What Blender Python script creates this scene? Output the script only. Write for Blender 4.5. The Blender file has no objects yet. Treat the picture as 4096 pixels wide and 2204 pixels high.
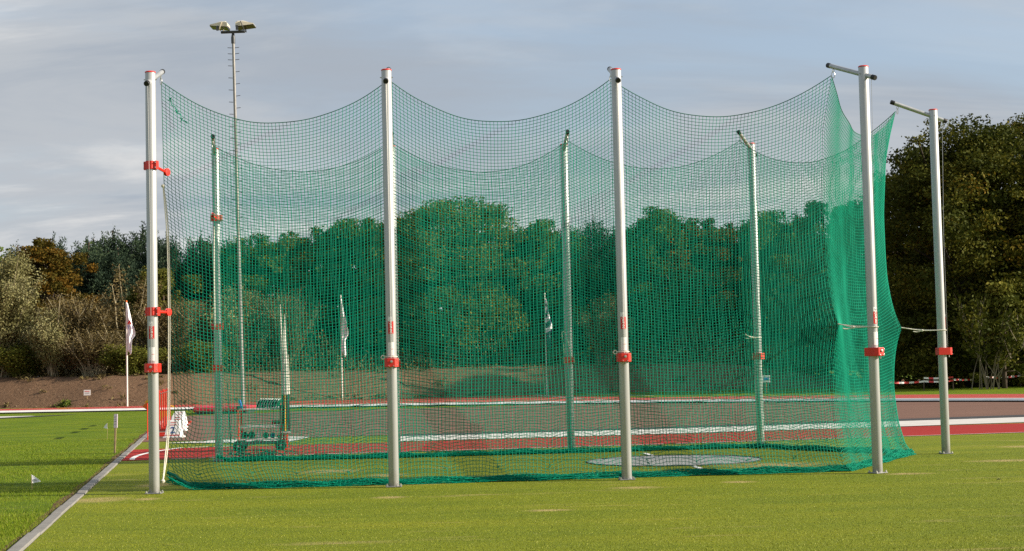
import bpy, math, random
import numpy as np
from mathutils import Vector, Matrix

# ------------------------------------------------------------------ camera, sky, sun, exposure
scene = bpy.context.scene
C = scene.collection
rad = math.radians

cam_data = bpy.data.cameras.new('camera')
cam = bpy.data.objects.new('camera', cam_data)
C.objects.link(cam)
cam_data.sensor_width = 36.0
cam_data.lens = 55.9
cam_data.clip_end = 6000.0
cam_data.clip_start = 0.1
# 1.41 m above the field, tipped up 3.28 degrees, rolled 1.3 degrees
cam.matrix_world = (Matrix.Translation((0, 0, 1.41)) @ Matrix.Rotation(rad(90 + 3.277), 4, 'X')
                    @ Matrix.Rotation(rad(-1.3), 4, 'Z'))
scene.camera = cam

SUN_EL, SUN_BACK = 24.0, 7.0        # elevation; how far behind the right-hand direction
sd = Vector((math.cos(rad(SUN_BACK)) * math.cos(rad(SUN_EL)), -math.sin(rad(SUN_BACK)) * math.cos(rad(SUN_EL)), math.sin(rad(SUN_EL))))
sun_data = bpy.data.lights.new('sun', 'SUN')
sun_data.energy = 5.0
sun_data.angle = rad(0.6)
sun_data.color = (1.0, 0.89, 0.73)
sun = bpy.data.objects.new('sun', sun_data)
C.objects.link(sun)
sun.rotation_euler = (-sd).to_track_quat('-Z', 'Y').to_euler()
sun.location = sd * 60

world = bpy.data.worlds.new('World')
scene.world = world
world.use_nodes = True
wn = world.node_tree
wn.nodes.clear()
def wnode(t, **k):
    n = wn.nodes.new(t)
    for a, b in k.items():
        setattr(n, a, b)
    return n
w_out = wnode('ShaderNodeOutputWorld')
w_bg = wnode('ShaderNodeBackground')
w_bg.inputs['Strength'].default_value = 0.108
w_sky = wnode('ShaderNodeTexSky', sky_type='NISHITA', sun_disc=False, sun_elevation=rad(SUN_EL), sun_rotation=rad(90 + SUN_BACK))
w_sky.air_density = 1.0
w_sky.dust_density = 1.2
w_tc = wnode('ShaderNodeTexCoord')
w_sep = wnode('ShaderNodeSeparateXYZ')
wn.links.new(w_tc.outputs['Generated'], w_sep.inputs[0])
def wmath(op, a, b=None, c=None):
    n = wnode('ShaderNodeMath', operation=op)
    for i, v in enumerate((a, b, c)):
        if v is None:
            continue
        if isinstance(v, (int, float)):
            n.inputs[i].default_value = v
        else:
            wn.links.new(v, n.inputs[i])
    return n.outputs[0]
# cloud sheet seen in perspective: the direction is laid onto a flat deck
zc = wmath('ADD', wmath('ABSOLUTE', w_sep.outputs['Z']), 0.16)
w_cmb = wnode('ShaderNodeCombineXYZ')
wn.links.new(wmath('DIVIDE', w_sep.outputs['X'], zc), w_cmb.inputs[0])
wn.links.new(wmath('DIVIDE', w_sep.outputs['Y'], zc), w_cmb.inputs[1])
def wnoise(scale, detail, rough, dist, off, sx=1.0):
    m = wnode('ShaderNodeMapping')
    m.inputs['Location'].default_value = off
    m.inputs['Scale'].default_value = (sx, 1.0, 1.0)
    m.inputs['Rotation'].default_value = (0, 0, rad(14))
    wn.links.new(w_cmb.outputs[0], m.inputs['Vector'])
    n = wnode('ShaderNodeTexNoise')
    n.inputs['Scale'].default_value = scale
    n.inputs['Detail'].default_value = detail
    n.inputs['Roughness'].default_value = rough
    n.inputs['Distortion'].default_value = dist
    wn.links.new(m.outputs[0], n.inputs['Vector'])
    return n.outputs[0]
def wramp(v, stops):
    n = wnode('ShaderNodeValToRGB')
    n.color_ramp.interpolation = 'EASE'
    el = n.color_ramp.elements
    while len(el) < len(stops):
        el.new(0.5)
    for e, (p, c) in zip(el, stops):
        e.position = p
        e.color = (c[0], c[1], c[2], 1)
    wn.links.new(v, n.inputs[0])
    return n.outputs[0]
def wmix(f, a, b, blend='MIX'):
    n = wnode('ShaderNodeMix', data_type='RGBA', blend_type=blend)
    if isinstance(f, (int, float)):
        n.inputs[0].default_value = f
    else:
        wn.links.new(f, n.inputs[0])
    for i, v in ((6, a), (7, b)):
        if isinstance(v, tuple):
            n.inputs[i].default_value = (*v, 1)
        else:
            wn.links.new(v, n.inputs[i])
    return n.outputs[2]
cover = wramp(wnoise(0.75, 8.0, 0.56, 0.5, (3.1, 0.4, 0), 0.6), [(0.38, (0.35,) * 3), (0.58, (1,) * 3)])
tone = wramp(wnoise(1.3, 10.0, 0.6, 0.6, (7.3, 2.2, 0), 0.55), [(0.36, (2.15, 2.42, 2.78)), (0.5, (2.7, 2.88, 3.1)), (0.64, (3.85, 3.87, 3.87))])
clear = wmix(0.5, w_sky.outputs[0], (2.1, 2.7, 3.5))
w_col = wmix(cover, clear, tone)
wn.links.new(w_col, w_bg.inputs['Color'])
wn.links.new(w_bg.outputs[0], w_out.inputs['Surface'])

vs = scene.view_settings
vs.view_transform = 'Standard'
vs.look = 'None'
vs.gamma = 1.0
vs.use_curve_mapping = False
vs.exposure = 0.8

cy = scene.cycles
cy.use_denoising = False
cy.max_bounces = 5
cy.diffuse_bounces = 3
cy.glossy_bounces = 3
cy.transmission_bounces = 3
cy.transparent_max_bounces = 6
cy.sample_clamp_indirect = 3.0
cy.sample_clamp_direct = 8.0
cy.use_adaptive_sampling = False
scene.render.film_transparent = False

# ------------------------------------------------------------------ materials
def lin(c):
    return tuple(((v / 255) / 12.92 if v / 255 <= 0.04045 else ((v / 255 + 0.055) / 1.055) ** 2.4) for v in c)

class MAT:
    """Small node helper around one Principled material."""
    def __init__(self, name, color=(0.5, 0.5, 0.5), rough=0.6, metal=0.0, spec=0.5):
        self.m = bpy.data.materials.new(name)
        self.m.use_nodes = True
        self.t = self.m.node_tree
        self.b = self.t.nodes['Principled BSDF']
        self.b.inputs['Base Color'].default_value = (*color, 1)
        self.b.inputs['Roughness'].default_value = rough
        self.b.inputs['Metallic'].default_value = metal
        self.b.inputs['Specular IOR Level'].default_value = spec
        self.pos = None
    def n(self, t, **k):
        n = self.t.nodes.new(t)
        for a, b in k.items():
            setattr(n, a, b)
        return n
    def link(self, a, b):
        self.t.links.new(a, b)
    def coord(self, scale=(1, 1, 1), obj=False):
        # world position, so that neighbouring pieces never repeat
        g = self.n('ShaderNodeTexCoord').outputs['Object'] if obj else self.n('ShaderNodeNewGeometry').outputs['Position']
        m = self.n('ShaderNodeMapping')
        m.inputs['Scale'].default_value = scale
        self.link(g, m.inputs['Vector'])
        return m.outputs[0]
    def noise(self, scale, detail=4, rough=0.5, stretch=(1, 1, 1), dist=0.0, obj=False):
        n = self.n('ShaderNodeTexNoise')
        n.inputs['Scale'].default_value = scale
        n.inputs['Detail'].default_value = detail
        n.inputs['Roughness'].default_value = rough
        n.inputs['Distortion'].default_value = dist
        self.link(self.coord(stretch, obj), n.inputs['Vector'])
        return n.outputs[0]
    def ramp(self, v, stops):
        n = self.n('ShaderNodeValToRGB')
        el = n.color_ramp.elements
        while len(el) < len(stops):
            el.new(0.5)
        for e, (p, c) in zip(el, stops):
            e.position = p
            e.color = (*c, 1) if isinstance(c, tuple) else (c, c, c, 1)
        self.link(v, n.inputs[0])
        return n.outputs[0]
    def mix(self, f, a, b, blend='MIX'):
        n = self.n('ShaderNodeMix', data_type='RGBA', blend_type=blend)
        for i, v in ((0, f), (6, a), (7, b)):
            if isinstance(v, tuple):
                n.inputs[i].default_value = (*v, 1)
            elif isinstance(v, (int, float)):
                n.inputs[i].default_value = v
            else:
                self.link(v, n.inputs[i])
        return n.outputs[2]
    def color(self, v):
        self.link(v, self.b.inputs['Base Color'])
        return self
    def rough(self, v):
        self.link(v, self.b.inputs['Roughness'])
        return self
    def bump(self, v, strength=0.3, dist=0.01):
        n = self.n('ShaderNodeBump')
        n.inputs['Strength'].default_value = strength
        n.inputs['Distance'].default_value = dist
        self.link(v, n.inputs['Height'])
        self.link(n.outputs[0], self.b.inputs['Normal'])
        return self

def plain(name, color, rough=0.55, metal=0.0, var=0.12, scale=9.0, spec=0.4):
    m = MAT(name, color, rough, metal, spec)
    c2 = tuple(max(0, x * (1 - var)) for x in color)
    c3 = tuple(min(1, x * (1 + var * 0.6)) for x in color)
    m.color(m.ramp(m.noise(scale, 5, 0.6), [(0.3, c2), (0.7, c3)]))
    return m.m

M = {}
# lawn of the infield: mixed green, dry tips, worn patches
m = MAT('natural_grass', rough=0.85, spec=0.15)
base = m.ramp(m.noise(0.5, 6, 0.62, (1, 2.2, 1)), [(0.3, (0.075, 0.13, 0.0015)), (0.5, (0.118, 0.178, 0.002)), (0.72, (0.18, 0.21, 0.004))])
fine = m.ramp(m.noise(22, 6, 0.8), [(0.3, 0.5), (0.7, 1.4)])
dry = m.ramp(m.noise(0.9, 5, 0.6, (0.55, 2.4, 1)), [(0.6, 0.0), (0.75, 0.55)])
c = m.mix(1.0, base, fine, 'MULTIPLY')
m.color(m.mix(dry, c, (0.22, 0.2, 0.06)))
m.bump(m.noise(70, 3, 0.7), 0.7, 0.03)
M['grass'] = m.m
# synthetic turf of the throwing area: shorter, more olive, sandy streaks
m = MAT('synthetic_turf', rough=0.8, spec=0.2)
base = m.ramp(m.noise(0.45, 7, 0.68, (0.7, 2.4, 1)), [(0.3, (0.115, 0.155, 0.002)), (0.5, (0.158, 0.19, 0.003)), (0.7, (0.208, 0.222, 0.006))])
fine = m.ramp(m.noise(28, 7, 0.85), [(0.3, 0.55), (0.7, 1.4)])
sand = m.ramp(m.noise(0.75, 5, 0.62, (0.6, 3.2, 1), 0.3), [(0.6, 0.0), (0.74, 0.6)])
c = m.mix(1.0, base, fine, 'MULTIPLY')
# worn sandy spots
gp = m.n('ShaderNodeNewGeometry').outputs['Position']
acc = sand
brk = m.ramp(m.noise(5.0, 6, 0.75, (0.7, 1.6, 1)), [(0.3, 0.0), (0.55, 1.0)])
for (px, py, rx, ry) in ((-4.75, 18.2, 0.42, 0.5), (-4.2, 18.15, 0.2, 0.25), (-4.6, 20.4, 0.3, 0.5), (-1.4, 17.6, 0.25, 0.2), (1.35, 18.2, 0.38, 0.22), (2.6, 18.7, 0.25, 0.2), (4.75, 19.4, 0.4, 0.2), (6.6, 21.4, 0.7, 0.3), (7.9, 24.6, 0.6, 0.35), (-2.6, 22.4, 0.6, 0.5), (3.5, 21.6, 0.9, 0.7), (0.3, 15.6, 0.3, 0.15), (-1.7, 21.3, 0.35, 0.4)):
    mp = m.n('ShaderNodeMapping')
    mp.inputs['Location'].default_value = (-px / rx, -py / ry, 0)
    mp.inputs['Scale'].default_value = (1 / rx, 1 / ry, 0)
    m.link(gp, mp.inputs['Vector'])
    ln = m.n('ShaderNodeVectorMath', operation='LENGTH')
    m.link(mp.outputs[0], ln.inputs[0])
    spot = m.mix(1.0, m.ramp(ln.outputs['Value'], [(0.2, 1.0), (1.0, 0.0)]), brk, 'MULTIPLY')
    acc = m.mix(1.0, acc, spot, 'LIGHTEN')
m.color(m.mix(acc, c, (0.42, 0.31, 0.14)))
m.bump(m.noise(60, 5, 0.8), 0.7, 0.02)
M['turf'] = m.m
m = MAT('grass_blade', rough=0.7, spec=0.2)
at_ = m.n('ShaderNodeAttribute', attribute_name='rnd')
m.color(m.ramp(at_.outputs['Fac'], [(0.0, (0.07, 0.125, 0.002)), (0.6, (0.14, 0.2, 0.003)), (0.92, (0.18, 0.21, 0.015)), (1.0, (0.3, 0.27, 0.07))]))
M['blade'] = m.m
m = MAT('turf_blade', rough=0.6, spec=0.3)
at_ = m.n('ShaderNodeAttribute', attribute_name='rnd')
m.color(m.ramp(at_.outputs['Fac'], [(0.0, (0.09, 0.13, 0.001)), (0.65, (0.18, 0.21, 0.004)), (0.93, (0.29, 0.31, 0.02)), (1.0, (0.5, 0.48, 0.12))]))
M['tblade'] = m.m
# coated running surface
m = MAT('red_track', rough=0.82, spec=0.25)
c = m.ramp(m.noise(1.1, 5, 0.6, (0.4, 1, 1)), [(0.3, (0.36, 0.022, 0.014)), (0.7, (0.45, 0.032, 0.02))])
m.color(m.mix(0.5, c, m.ramp(m.noise(160, 2, 0.7), [(0.3, (0.19, 0.02, 0.014)), (0.7, (0.47, 0.07, 0.05))])))
m.bump(m.noise(200, 2, 0.6), 0.3, 0.004)
M['track'] = m.m
m = MAT('red_runway', rough=0.85, spec=0.2)
c = m.ramp(m.noise(1.3, 5, 0.6, (0.5, 1.4, 1)), [(0.3, (0.27, 0.012, 0.009)), (0.7, (0.34, 0.018, 0.013))])
m.color(m.mix(0.4, c, m.ramp(m.noise(160, 2, 0.7), [(0.3, (0.17, 0.008, 0.006)), (0.7, (0.4, 0.03, 0.022))])))
m.bump(m.noise(200, 2, 0.6), 0.3, 0.004)
M['runway'] = m.m
m = MAT('brown_asphalt', rough=0.9, spec=0.2)
c = m.ramp(m.noise(0.6, 6, 0.6, (0.5, 1.5, 1)), [(0.3, (0.13, 0.068, 0.05)), (0.7, (0.185, 0.1, 0.072))])
m.color(m.mix(0.45, c, m.ramp(m.noise(90, 3, 0.8), [(0.3, (0.07, 0.04, 0.03)), (0.7, (0.26, 0.15, 0.11))])))
m.bump(m.noise(110, 3, 0.7), 0.5, 0.008)
M['brown'] = m.m
m = MAT('earth', rough=0.95, spec=0.1)
c = m.ramp(m.noise(0.45, 7, 0.65), [(0.3, (0.125, 0.072, 0.041)), (0.7, (0.21, 0.125, 0.074))])
m.color(m.mix(0.55, c, m.ramp(m.noise(9, 6, 0.75), [(0.3, (0.055, 0.032, 0.02)), (0.72, (0.25, 0.16, 0.1))])))
m.bump(m.noise(5, 8, 0.75), 0.9, 0.12)
M['earth'] = m.m
M['white_line'] = plain('white_line_paint', (0.8, 0.79, 0.76), 0.7, var=0.1, scale=3)
M['pale_strip'] = plain('pale_concrete', (0.55, 0.53, 0.5), 0.8, var=0.14, scale=2.5)
M['dark_strip'] = plain('dark_rubber', (0.03, 0.03, 0.032), 0.8, var=0.2, scale=5)
m = MAT('kerb_concrete', rough=0.85, spec=0.25)
c = m.ramp(m.noise(3.0, 6, 0.65), [(0.3, (0.13, 0.125, 0.118)), (0.7, (0.25, 0.24, 0.225))])
m.color(m.mix(0.3, c, m.ramp(m.noise(90, 3, 0.7), [(0.3, (0.12, 0.115, 0.1)), (0.7, (0.45, 0.43, 0.4))])))
m.bump(m.noise(60, 4, 0.7), 0.4, 0.004)
M['kerb'] = m.m
m = MAT('circle_concrete', rough=0.75, spec=0.3)
c = m.ramp(m.noise(1.6, 6, 0.6), [(0.3, (0.24, 0.24, 0.24)), (0.7, (0.36, 0.36, 0.355))])
m.color(c)
m.bump(m.noise(80, 3, 0.6), 0.2, 0.003)
M['circle'] = m.m
# brushed aluminium: anisotropic-looking broad highlight
m = MAT('brushed_aluminium', (0.5, 0.5, 0.49), 0.42, 0.3, 0.5)
s = m.noise(2.0, 5, 0.6, (60, 60, 0.6), 0, True)
m.color(m.ramp(s, [(0.25, (0.36, 0.37, 0.375)), (0.75, (0.44, 0.445, 0.45))]))
m.rough(m.ramp(m.noise(1.5, 4, 0.6, (20, 20, 1), 0, True), [(0.3, 0.36), (0.7, 0.5)]))
pz = m.n('ShaderNodeSeparateXYZ')
m.link(m.n('ShaderNodeNewGeometry').outputs['Position'], pz.inputs[0])
foot = m.ramp(pz.outputs['Z'], [(0.0, 0.75), (0.22, 0.0)])
grime = m.mix(1.0, foot, m.ramp(m.noise(9, 6, 0.7, (1, 1, 0.5)), [(0.4, 0.0), (0.65, 1.0)]), 'MULTIPLY')
streak = m.ramp(m.noise(3, 5, 0.65, (14, 14, 0.5)), [(0.58, 0.0), (0.8, 0.35)])
mk_ = m.mix(1.0, grime, streak, 'LIGHTEN')
prev = [l.from_socket for l in m.t.links if l.to_socket == m.b.inputs['Base Color']][0]
m.color(m.mix(mk_, prev, (0.17, 0.15, 0.11)))
M['alu'] = m.m
m = MAT('zinc_tube', (0.5, 0.51, 0.52), 0.4, 0.45, 0.5)
m.color(m.ramp(m.noise(12, 5, 0.6, (1, 1, 1), 0, True), [(0.3, (0.33, 0.34, 0.35)), (0.7, (0.46, 0.47, 0.48))]))
M['zinc'] = m.m
M['dark_zinc'] = plain('weathered_zinc_plate', (0.25, 0.25, 0.25), 0.6, 0.3, var=0.3, scale=12)
M['steel'] = plain('bolt_steel', (0.55, 0.54, 0.52), 0.35, 0.9)
M['red'] = plain('red_paint', (0.62, 0.022, 0.012), 0.42, var=0.12, scale=7, spec=0.5)
M['hurdle_red'] = plain('hurdle_red_paint', (0.68, 0.035, 0.015), 0.45, var=0.12, scale=4)
M['hurdle_board'] = plain('hurdle_board_red', (0.3, 0.03, 0.018), 0.6, var=0.2, scale=4)
M['red_cap'] = plain('red_plastic', (0.6, 0.03, 0.02), 0.5, var=0.08)
M['black'] = plain('black_plastic', (0.012, 0.012, 0.013), 0.5, var=0.25)
M['rubber'] = plain('black_rubber', (0.016, 0.016, 0.017), 0.8, var=0.25)
M['label_white'] = plain('white_sticker', (0.72, 0.71, 0.72), 0.5, var=0.06)
M['label_red'] = plain('red_sticker', (0.55, 0.02, 0.018), 0.5, var=0.08)
M['print_white'] = plain('white_print', (0.8, 0.8, 0.78), 0.5, var=0.03)
M['print_blue'] = plain('blue_print', (0.05, 0.09, 0.3), 0.6, var=0.1)
M['print_red'] = plain('red_print', (0.6, 0.05, 0.05), 0.6, var=0.1)
M['print_grey'] = plain('grey_print', (0.25, 0.25, 0.27), 0.6, var=0.1)
M['rope'] = plain('white_rope', (0.68, 0.64, 0.55), 0.85, var=0.2, scale=60)
m = MAT('net_twine', (0.0, 0.24, 0.13), 0.7, 0.0, 0.12)
m.color(m.ramp(m.noise(1.4, 5, 0.6), [(0.3, (0.0, 0.195, 0.12)), (0.7, (0.0, 0.27, 0.168))]))
M['net'] = m.m
M['net_rope'] = plain('net_edge_rope', (0.001, 0.12, 0.072), 0.6, var=0.25, scale=30)
M['lead'] = plain('weighted_hem_rope', (0.0, 0.17, 0.11), 0.7, var=0.35, scale=25)
M['cloth'] = plain('white_flag_cloth', (0.86, 0.85, 0.88), 0.8, var=0.08)
M['navy_cloth'] = plain('navy_flag_cloth', (0.03, 0.04, 0.1), 0.8, var=0.2)
M['white_pole'] = plain('white_painted_pole', (0.76, 0.72, 0.66), 0.5, var=0.06)
M['white_board'] = plain('white_painted_board', (0.78, 0.77, 0.76), 0.55, var=0.05)
M['wood'] = plain('raw_stake_wood', (0.42, 0.31, 0.16), 0.8, var=0.3, scale=14)
M['paper'] = plain('laminated_paper', (0.62, 0.55, 0.62), 0.5, var=0.12, scale=20)
M['mast'] = plain('galvanised_mast', (0.26, 0.255, 0.245), 0.55, 0.35, var=0.2, scale=6)
M['lamp_shell'] = plain('cream_lamp_housing', (0.62, 0.57, 0.46), 0.5, 0.1, var=0.1)
M['lamp_glass'] = plain('dark_lamp_glass', (0.05, 0.048, 0.035), 0.2, 0.0, var=0.2)
M['dark_metal'] = plain('dark_grey_metal', (0.07, 0.075, 0.08), 0.5, 0.4, var=0.2)
M['mat_red'] = plain('crimson_mat_cover', (0.5, 0.018, 0.05), 0.55, var=0.12, scale=3)
M['green_disc'] = plain('green_disc_plastic', (0.005, 0.09, 0.05), 0.45, var=0.15)
M['dark_shot'] = plain('dark_green_shot_paint', (0.008, 0.03, 0.025), 0.4, var=0.2)
M['green_shot'] = plain('bright_green_shot_paint', (0.01, 0.2, 0.1), 0.4, var=0.1)
M['blue_shot'] = plain('blue_shot_paint', (0.02, 0.14, 0.32), 0.4, var=0.1)
M['maroon'] = plain('maroon_paint', (0.12, 0.008, 0.012), 0.5, var=0.15)
M['tray'] = plain('pale_tray_metal', (0.6, 0.58, 0.56), 0.5, 0.2, var=0.1)
M['yellow'] = plain('yellow_grip', (0.7, 0.36, 0.01), 0.55, var=0.1)
M['blue'] = plain('blue_panel', (0.04, 0.16, 0.5), 0.5, var=0.1)
M['orange'] = plain('orange_plastic', (0.75, 0.14, 0.01), 0.5, var=0.1)
M['stone'] = plain('pale_stone', (0.22, 0.16, 0.105), 0.9, var=0.3, scale=5)
M['bark'] = plain('brown_bark', (0.075, 0.055, 0.038), 0.95, var=0.4, scale=5)
M['dark_bark'] = plain('dark_bark', (0.035, 0.028, 0.02), 0.95, var=0.4, scale=5)
M['pale_bark'] = plain('pale_bark', (0.3, 0.26, 0.16), 0.9, var=0.4, scale=4)
M['twig'] = plain('grey_twig', (0.2, 0.17, 0.12), 0.9, var=0.3, scale=4)

def leaf_mat(name, stops, transl=0.2):
    m = MAT(name, rough=0.7, spec=0.08)
    a = m.n('ShaderNodeAttribute', attribute_name='rnd')
    col = m.ramp(a.outputs['Fac'], stops)
    m.color(col)
    tr = m.n('ShaderNodeBsdfTranslucent')
    m.link(col, tr.inputs['Color'])
    mx = m.n('ShaderNodeMixShader')
    mx.inputs[0].default_value = transl
    m.link(m.b.outputs[0], mx.inputs[1])
    m.link(tr.outputs[0], mx.inputs[2])
    out = [n for n in m.t.nodes if n.type == 'OUTPUT_MATERIAL'][0]
    m.link(mx.outputs[0], out.inputs['Surface'])
    return m.m
M['leaf_oak'] = leaf_mat('oak_leaf', [(0, (0.0244, 0.03538, 0.00488)), (0.5, (0.06344, 0.0732, 0.00976)), (0.85, (0.1342, 0.122, 0.01464)), (1, (0.2074, 0.122, 0.01464))])
M['leaf_green'] = leaf_mat('green_leaf', [(0, (0.039, 0.0676, 0.013)), (0.5, (0.0806, 0.117, 0.0195)), (1, (0.156, 0.1755, 0.0286))])
M['leaf_olive'] = leaf_mat('olive_leaf', [(0, (0.0525, 0.065, 0.0125)), (0.5, (0.1063, 0.115, 0.02)), (1, (0.1875, 0.175, 0.0325))])
M['leaf_rust'] = leaf_mat('rust_leaf', [(0, (0.0392, 0.03808, 0.00672)), (0.4, (0.0784, 0.0616, 0.00896)), (0.75, (0.1344, 0.0728, 0.01008)), (1, (0.1904, 0.0896, 0.00896))])
M['leaf_silver'] = leaf_mat('silver_willow_leaf', [(0, (0.115, 0.115, 0.04025)), (0.5, (0.23, 0.2185, 0.092)), (1, (0.3795, 0.368, 0.207))])
M['leaf_pine'] = leaf_mat('pine_needle', [(0, (0.0182, 0.0338, 0.0221)), (0.5, (0.039, 0.065, 0.039)), (1, (0.078, 0.1105, 0.0546))], 0.12)
M['leaf_brown'] = leaf_mat('dry_brown_leaf', [(0, (0.078, 0.0585, 0.0234)), (0.5, (0.143, 0.1105, 0.0455)), (1, (0.221, 0.182, 0.078))])
M['leaf_yellow'] = leaf_mat('yellow_green_leaf', [(0, (0.065, 0.078, 0.013)), (0.6, (0.13, 0.143, 0.0234)), (1, (0.26, 0.221, 0.039))])

# ------------------------------------------------------------------ mesh helpers
def tag(o, label=None, cat=None, group=None, kind=None):
    for k, v in (('label', label), ('category', cat), ('group', group), ('kind', kind)):
        if v:
            o[k] = v
    return o

def thing(name, label, cat, loc=(0, 0, 0), rz=0.0, group=None):
    o = bpy.data.objects.new(name, None)
    o.empty_display_size = 0.1
    C.objects.link(o)
    o.location = loc
    o.rotation_euler = (0, 0, rz)
    return tag(o, label, cat, group)

def link_obj(name, me, parent=None):
    o = bpy.data.objects.new(name, me)
    C.objects.link(o)
    o.parent = parent
    return o

def frame(t):
    t = t / max(np.linalg.norm(t), 1e-9)
    a = np.array([0, 0, 1.0]) if abs(t[2]) < 0.9 else np.array([1.0, 0, 0])
    u = np.cross(t, a)
    u /= np.linalg.norm(u)
    return u, np.cross(t, u)

class MB:
    def __init__(self):
        self.v, self.f, self.mi = [], [], []
    def add(self, vs_, fs, mi=0):
        o = len(self.v)
        self.v += [tuple(map(float, p)) for p in vs_]
        self.f += [tuple(i + o for i in f) for f in fs]
        self.mi += [mi] * len(fs)
        return self
    def box(self, c, s, rz=0.0, rot=None, mi=0, taper=1.0):
        x, y, z = (k / 2 for k in s)
        R_ = rot if rot is not None else Matrix.Rotation(rz, 3, 'Z')
        P = []
        for sz in (-1, 1):
            k = 1.0 if sz < 0 else taper
            for sx, sy in ((-1, -1), (1, -1), (1, 1), (-1, 1)):
                P.append(tuple(R_ @ Vector((sx * x * k, sy * y * k, sz * z)) + Vector(c)))
        return self.add(P, [(3, 2, 1, 0), (4, 5, 6, 7), (0, 1, 5, 4), (1, 2, 6, 5), (2, 3, 7, 6), (3, 0, 4, 7)], mi)
    def tube(self, pts, r, n=8, caps=True, mi=0):
        pts = [np.array(p, float) for p in pts]
        rs = r if isinstance(r, (list, tuple, np.ndarray)) else [r] * len(pts)
        P, F = [], []
        u = None
        for i, p in enumerate(pts):
            t = pts[min(i + 1, len(pts) - 1)] - pts[max(i - 1, 0)]
            if u is None:
                u, w = frame(t)
            else:
                t = t / max(np.linalg.norm(t), 1e-9)
                u = u - t * np.dot(u, t)
                if np.linalg.norm(u) < 1e-6:
                    u, w = frame(t)
                u = u / np.linalg.norm(u)
                w = np.cross(t, u)
            for k in range(n):
                a = 2 * math.pi * k / n
                P.append(p + rs[i] * (math.cos(a) * u + math.sin(a) * w))
        for i in range(len(pts) - 1):
            for k in range(n):
                k2 = (k + 1) % n
                F.append((i * n + k, i * n + k2, (i + 1) * n + k2, (i + 1) * n + k))
        if caps:
            F.append(tuple(range(n - 1, -1, -1)))
            F.append(tuple(range((len(pts) - 1) * n, len(pts) * n)))
        return self.add(P, F, mi)
    def lathe(self, prof, n=24, c=(0, 0, 0), axis=None, mi=0):
        R_ = Vector((0, 0, 1)).rotation_difference(Vector(axis)).to_matrix() if axis is not None else Matrix.Identity(3)
        P, F = [], []
        for (r, z) in prof:
            for k in range(n):
                a = 2 * math.pi * k / n
                P.append(tuple(R_ @ Vector((r * math.cos(a), r * math.sin(a), z)) + Vector(c)))
        for i in range(len(prof) - 1):
            for k in range(n):
                k2 = (k + 1) % n
                F.append((i * n + k, i * n + k2, (i + 1) * n + k2, (i + 1) * n + k))
        F.append(tuple(range(n - 1, -1, -1)))
        F.append(tuple(range((len(prof) - 1) * n, len(prof) * n)))
        return self.add(P, F, mi)
    def torus(self, c, R1, r, axis, n=14, k=6, sy=1.0, mi=0):
        u, w = frame(np.array(axis, float))
        pts = [np.array(c) + R1 * (math.cos(2 * math.pi * i / n) * u + sy * math.sin(2 * math.pi * i / n) * w) for i in range(n + 1)]
        return self.tube(pts, r, k, False, mi)
    def build(self, name, mats, parent=None, smooth=30, bevel=0.0):
        me = bpy.data.meshes.new(name)
        me.from_pydata(self.v, [], self.f)
        mats = mats if isinstance(mats, (list, tuple)) else [mats]
        for a in mats:
            me.materials.append(M[a])
        if len(mats) > 1:
            me.polygons.foreach_set('material_index', self.mi)
        if smooth:
            me.polygons.foreach_set('use_smooth', [True] * len(self.f))
            me.set_sharp_from_angle(angle=rad(smooth))
        me.update()
        o = link_obj(name, me, parent)
        if bevel:
            b = o.modifiers.new('bevel', 'BEVEL')
            b.width = bevel
            b.segments = 2
            b.limit_method = 'ANGLE'
        return o

def np_mesh(name, V, Q, mat, rnd=None, smooth=False):
    """Mesh from numpy arrays: V (n,3), Q (m,k) faces of equal size."""
    me = bpy.data.meshes.new(name)
    V = np.ascontiguousarray(V, np.float32)
    Q = np.ascontiguousarray(Q, np.int32)
    me.vertices.add(len(V))
    me.vertices.foreach_set('co', V.ravel())
    k = Q.shape[1]
    me.loops.add(Q.size)
    me.loops.foreach_set('vertex_index', Q.ravel())
    me.polygons.add(len(Q))
    me.polygons.foreach_set('loop_start', np.arange(0, Q.size, k, dtype=np.int32))
    if smooth:
        me.polygons.foreach_set('use_smooth', np.ones(len(Q), bool))
    me.materials.append(M[mat])
    if rnd is not None:
        a = me.attributes.new('rnd', 'FLOAT', 'FACE')
        a.data.foreach_set('value', np.ascontiguousarray(rnd, np.float32))
    me.update(calc_edges=True)
    return me

def sheet(name, pts, z, mat, parent=None, kind='structure'):
    me = bpy.data.meshes.new(name)
    me.from_pydata([(x, y, z) for x, y in pts], [], [tuple(range(len(pts)))])
    # face up
    if me.polygons[0].normal.z < 0:
        me.flip_normals()
    me.materials.append(M[mat])
    me.update()
    o = link_obj(name, me, parent)
    if kind and parent is None:
        o['kind'] = kind
    return o

def offset_line(pts, d):
    """Polyline shifted to its left by d."""
    P = np.array(pts, float)
    T = np.gradient(P, axis=0)
    T /= np.linalg.norm(T, axis=1)[:, None]
    return P + d * np.stack([-T[:, 1], T[:, 0]], 1)

def strip_mesh(name, A, B, z, mat, parent=None, kind='structure'):
    n = len(A)
    V = np.concatenate([np.c_[A, np.full(n, z)], np.c_[B, np.full(n, z)]])
    i = np.arange(n - 1)
    Q = np.stack([i, i + 1, i + 1 + n, i + n], 1)
    me = np_mesh(name, V, Q, mat)
    if me.polygons[0].normal.z < 0:
        me.flip_normals()
    o = link_obj(name, me, parent)
    if kind and parent is None:
        o['kind'] = kind
    return o

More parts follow.
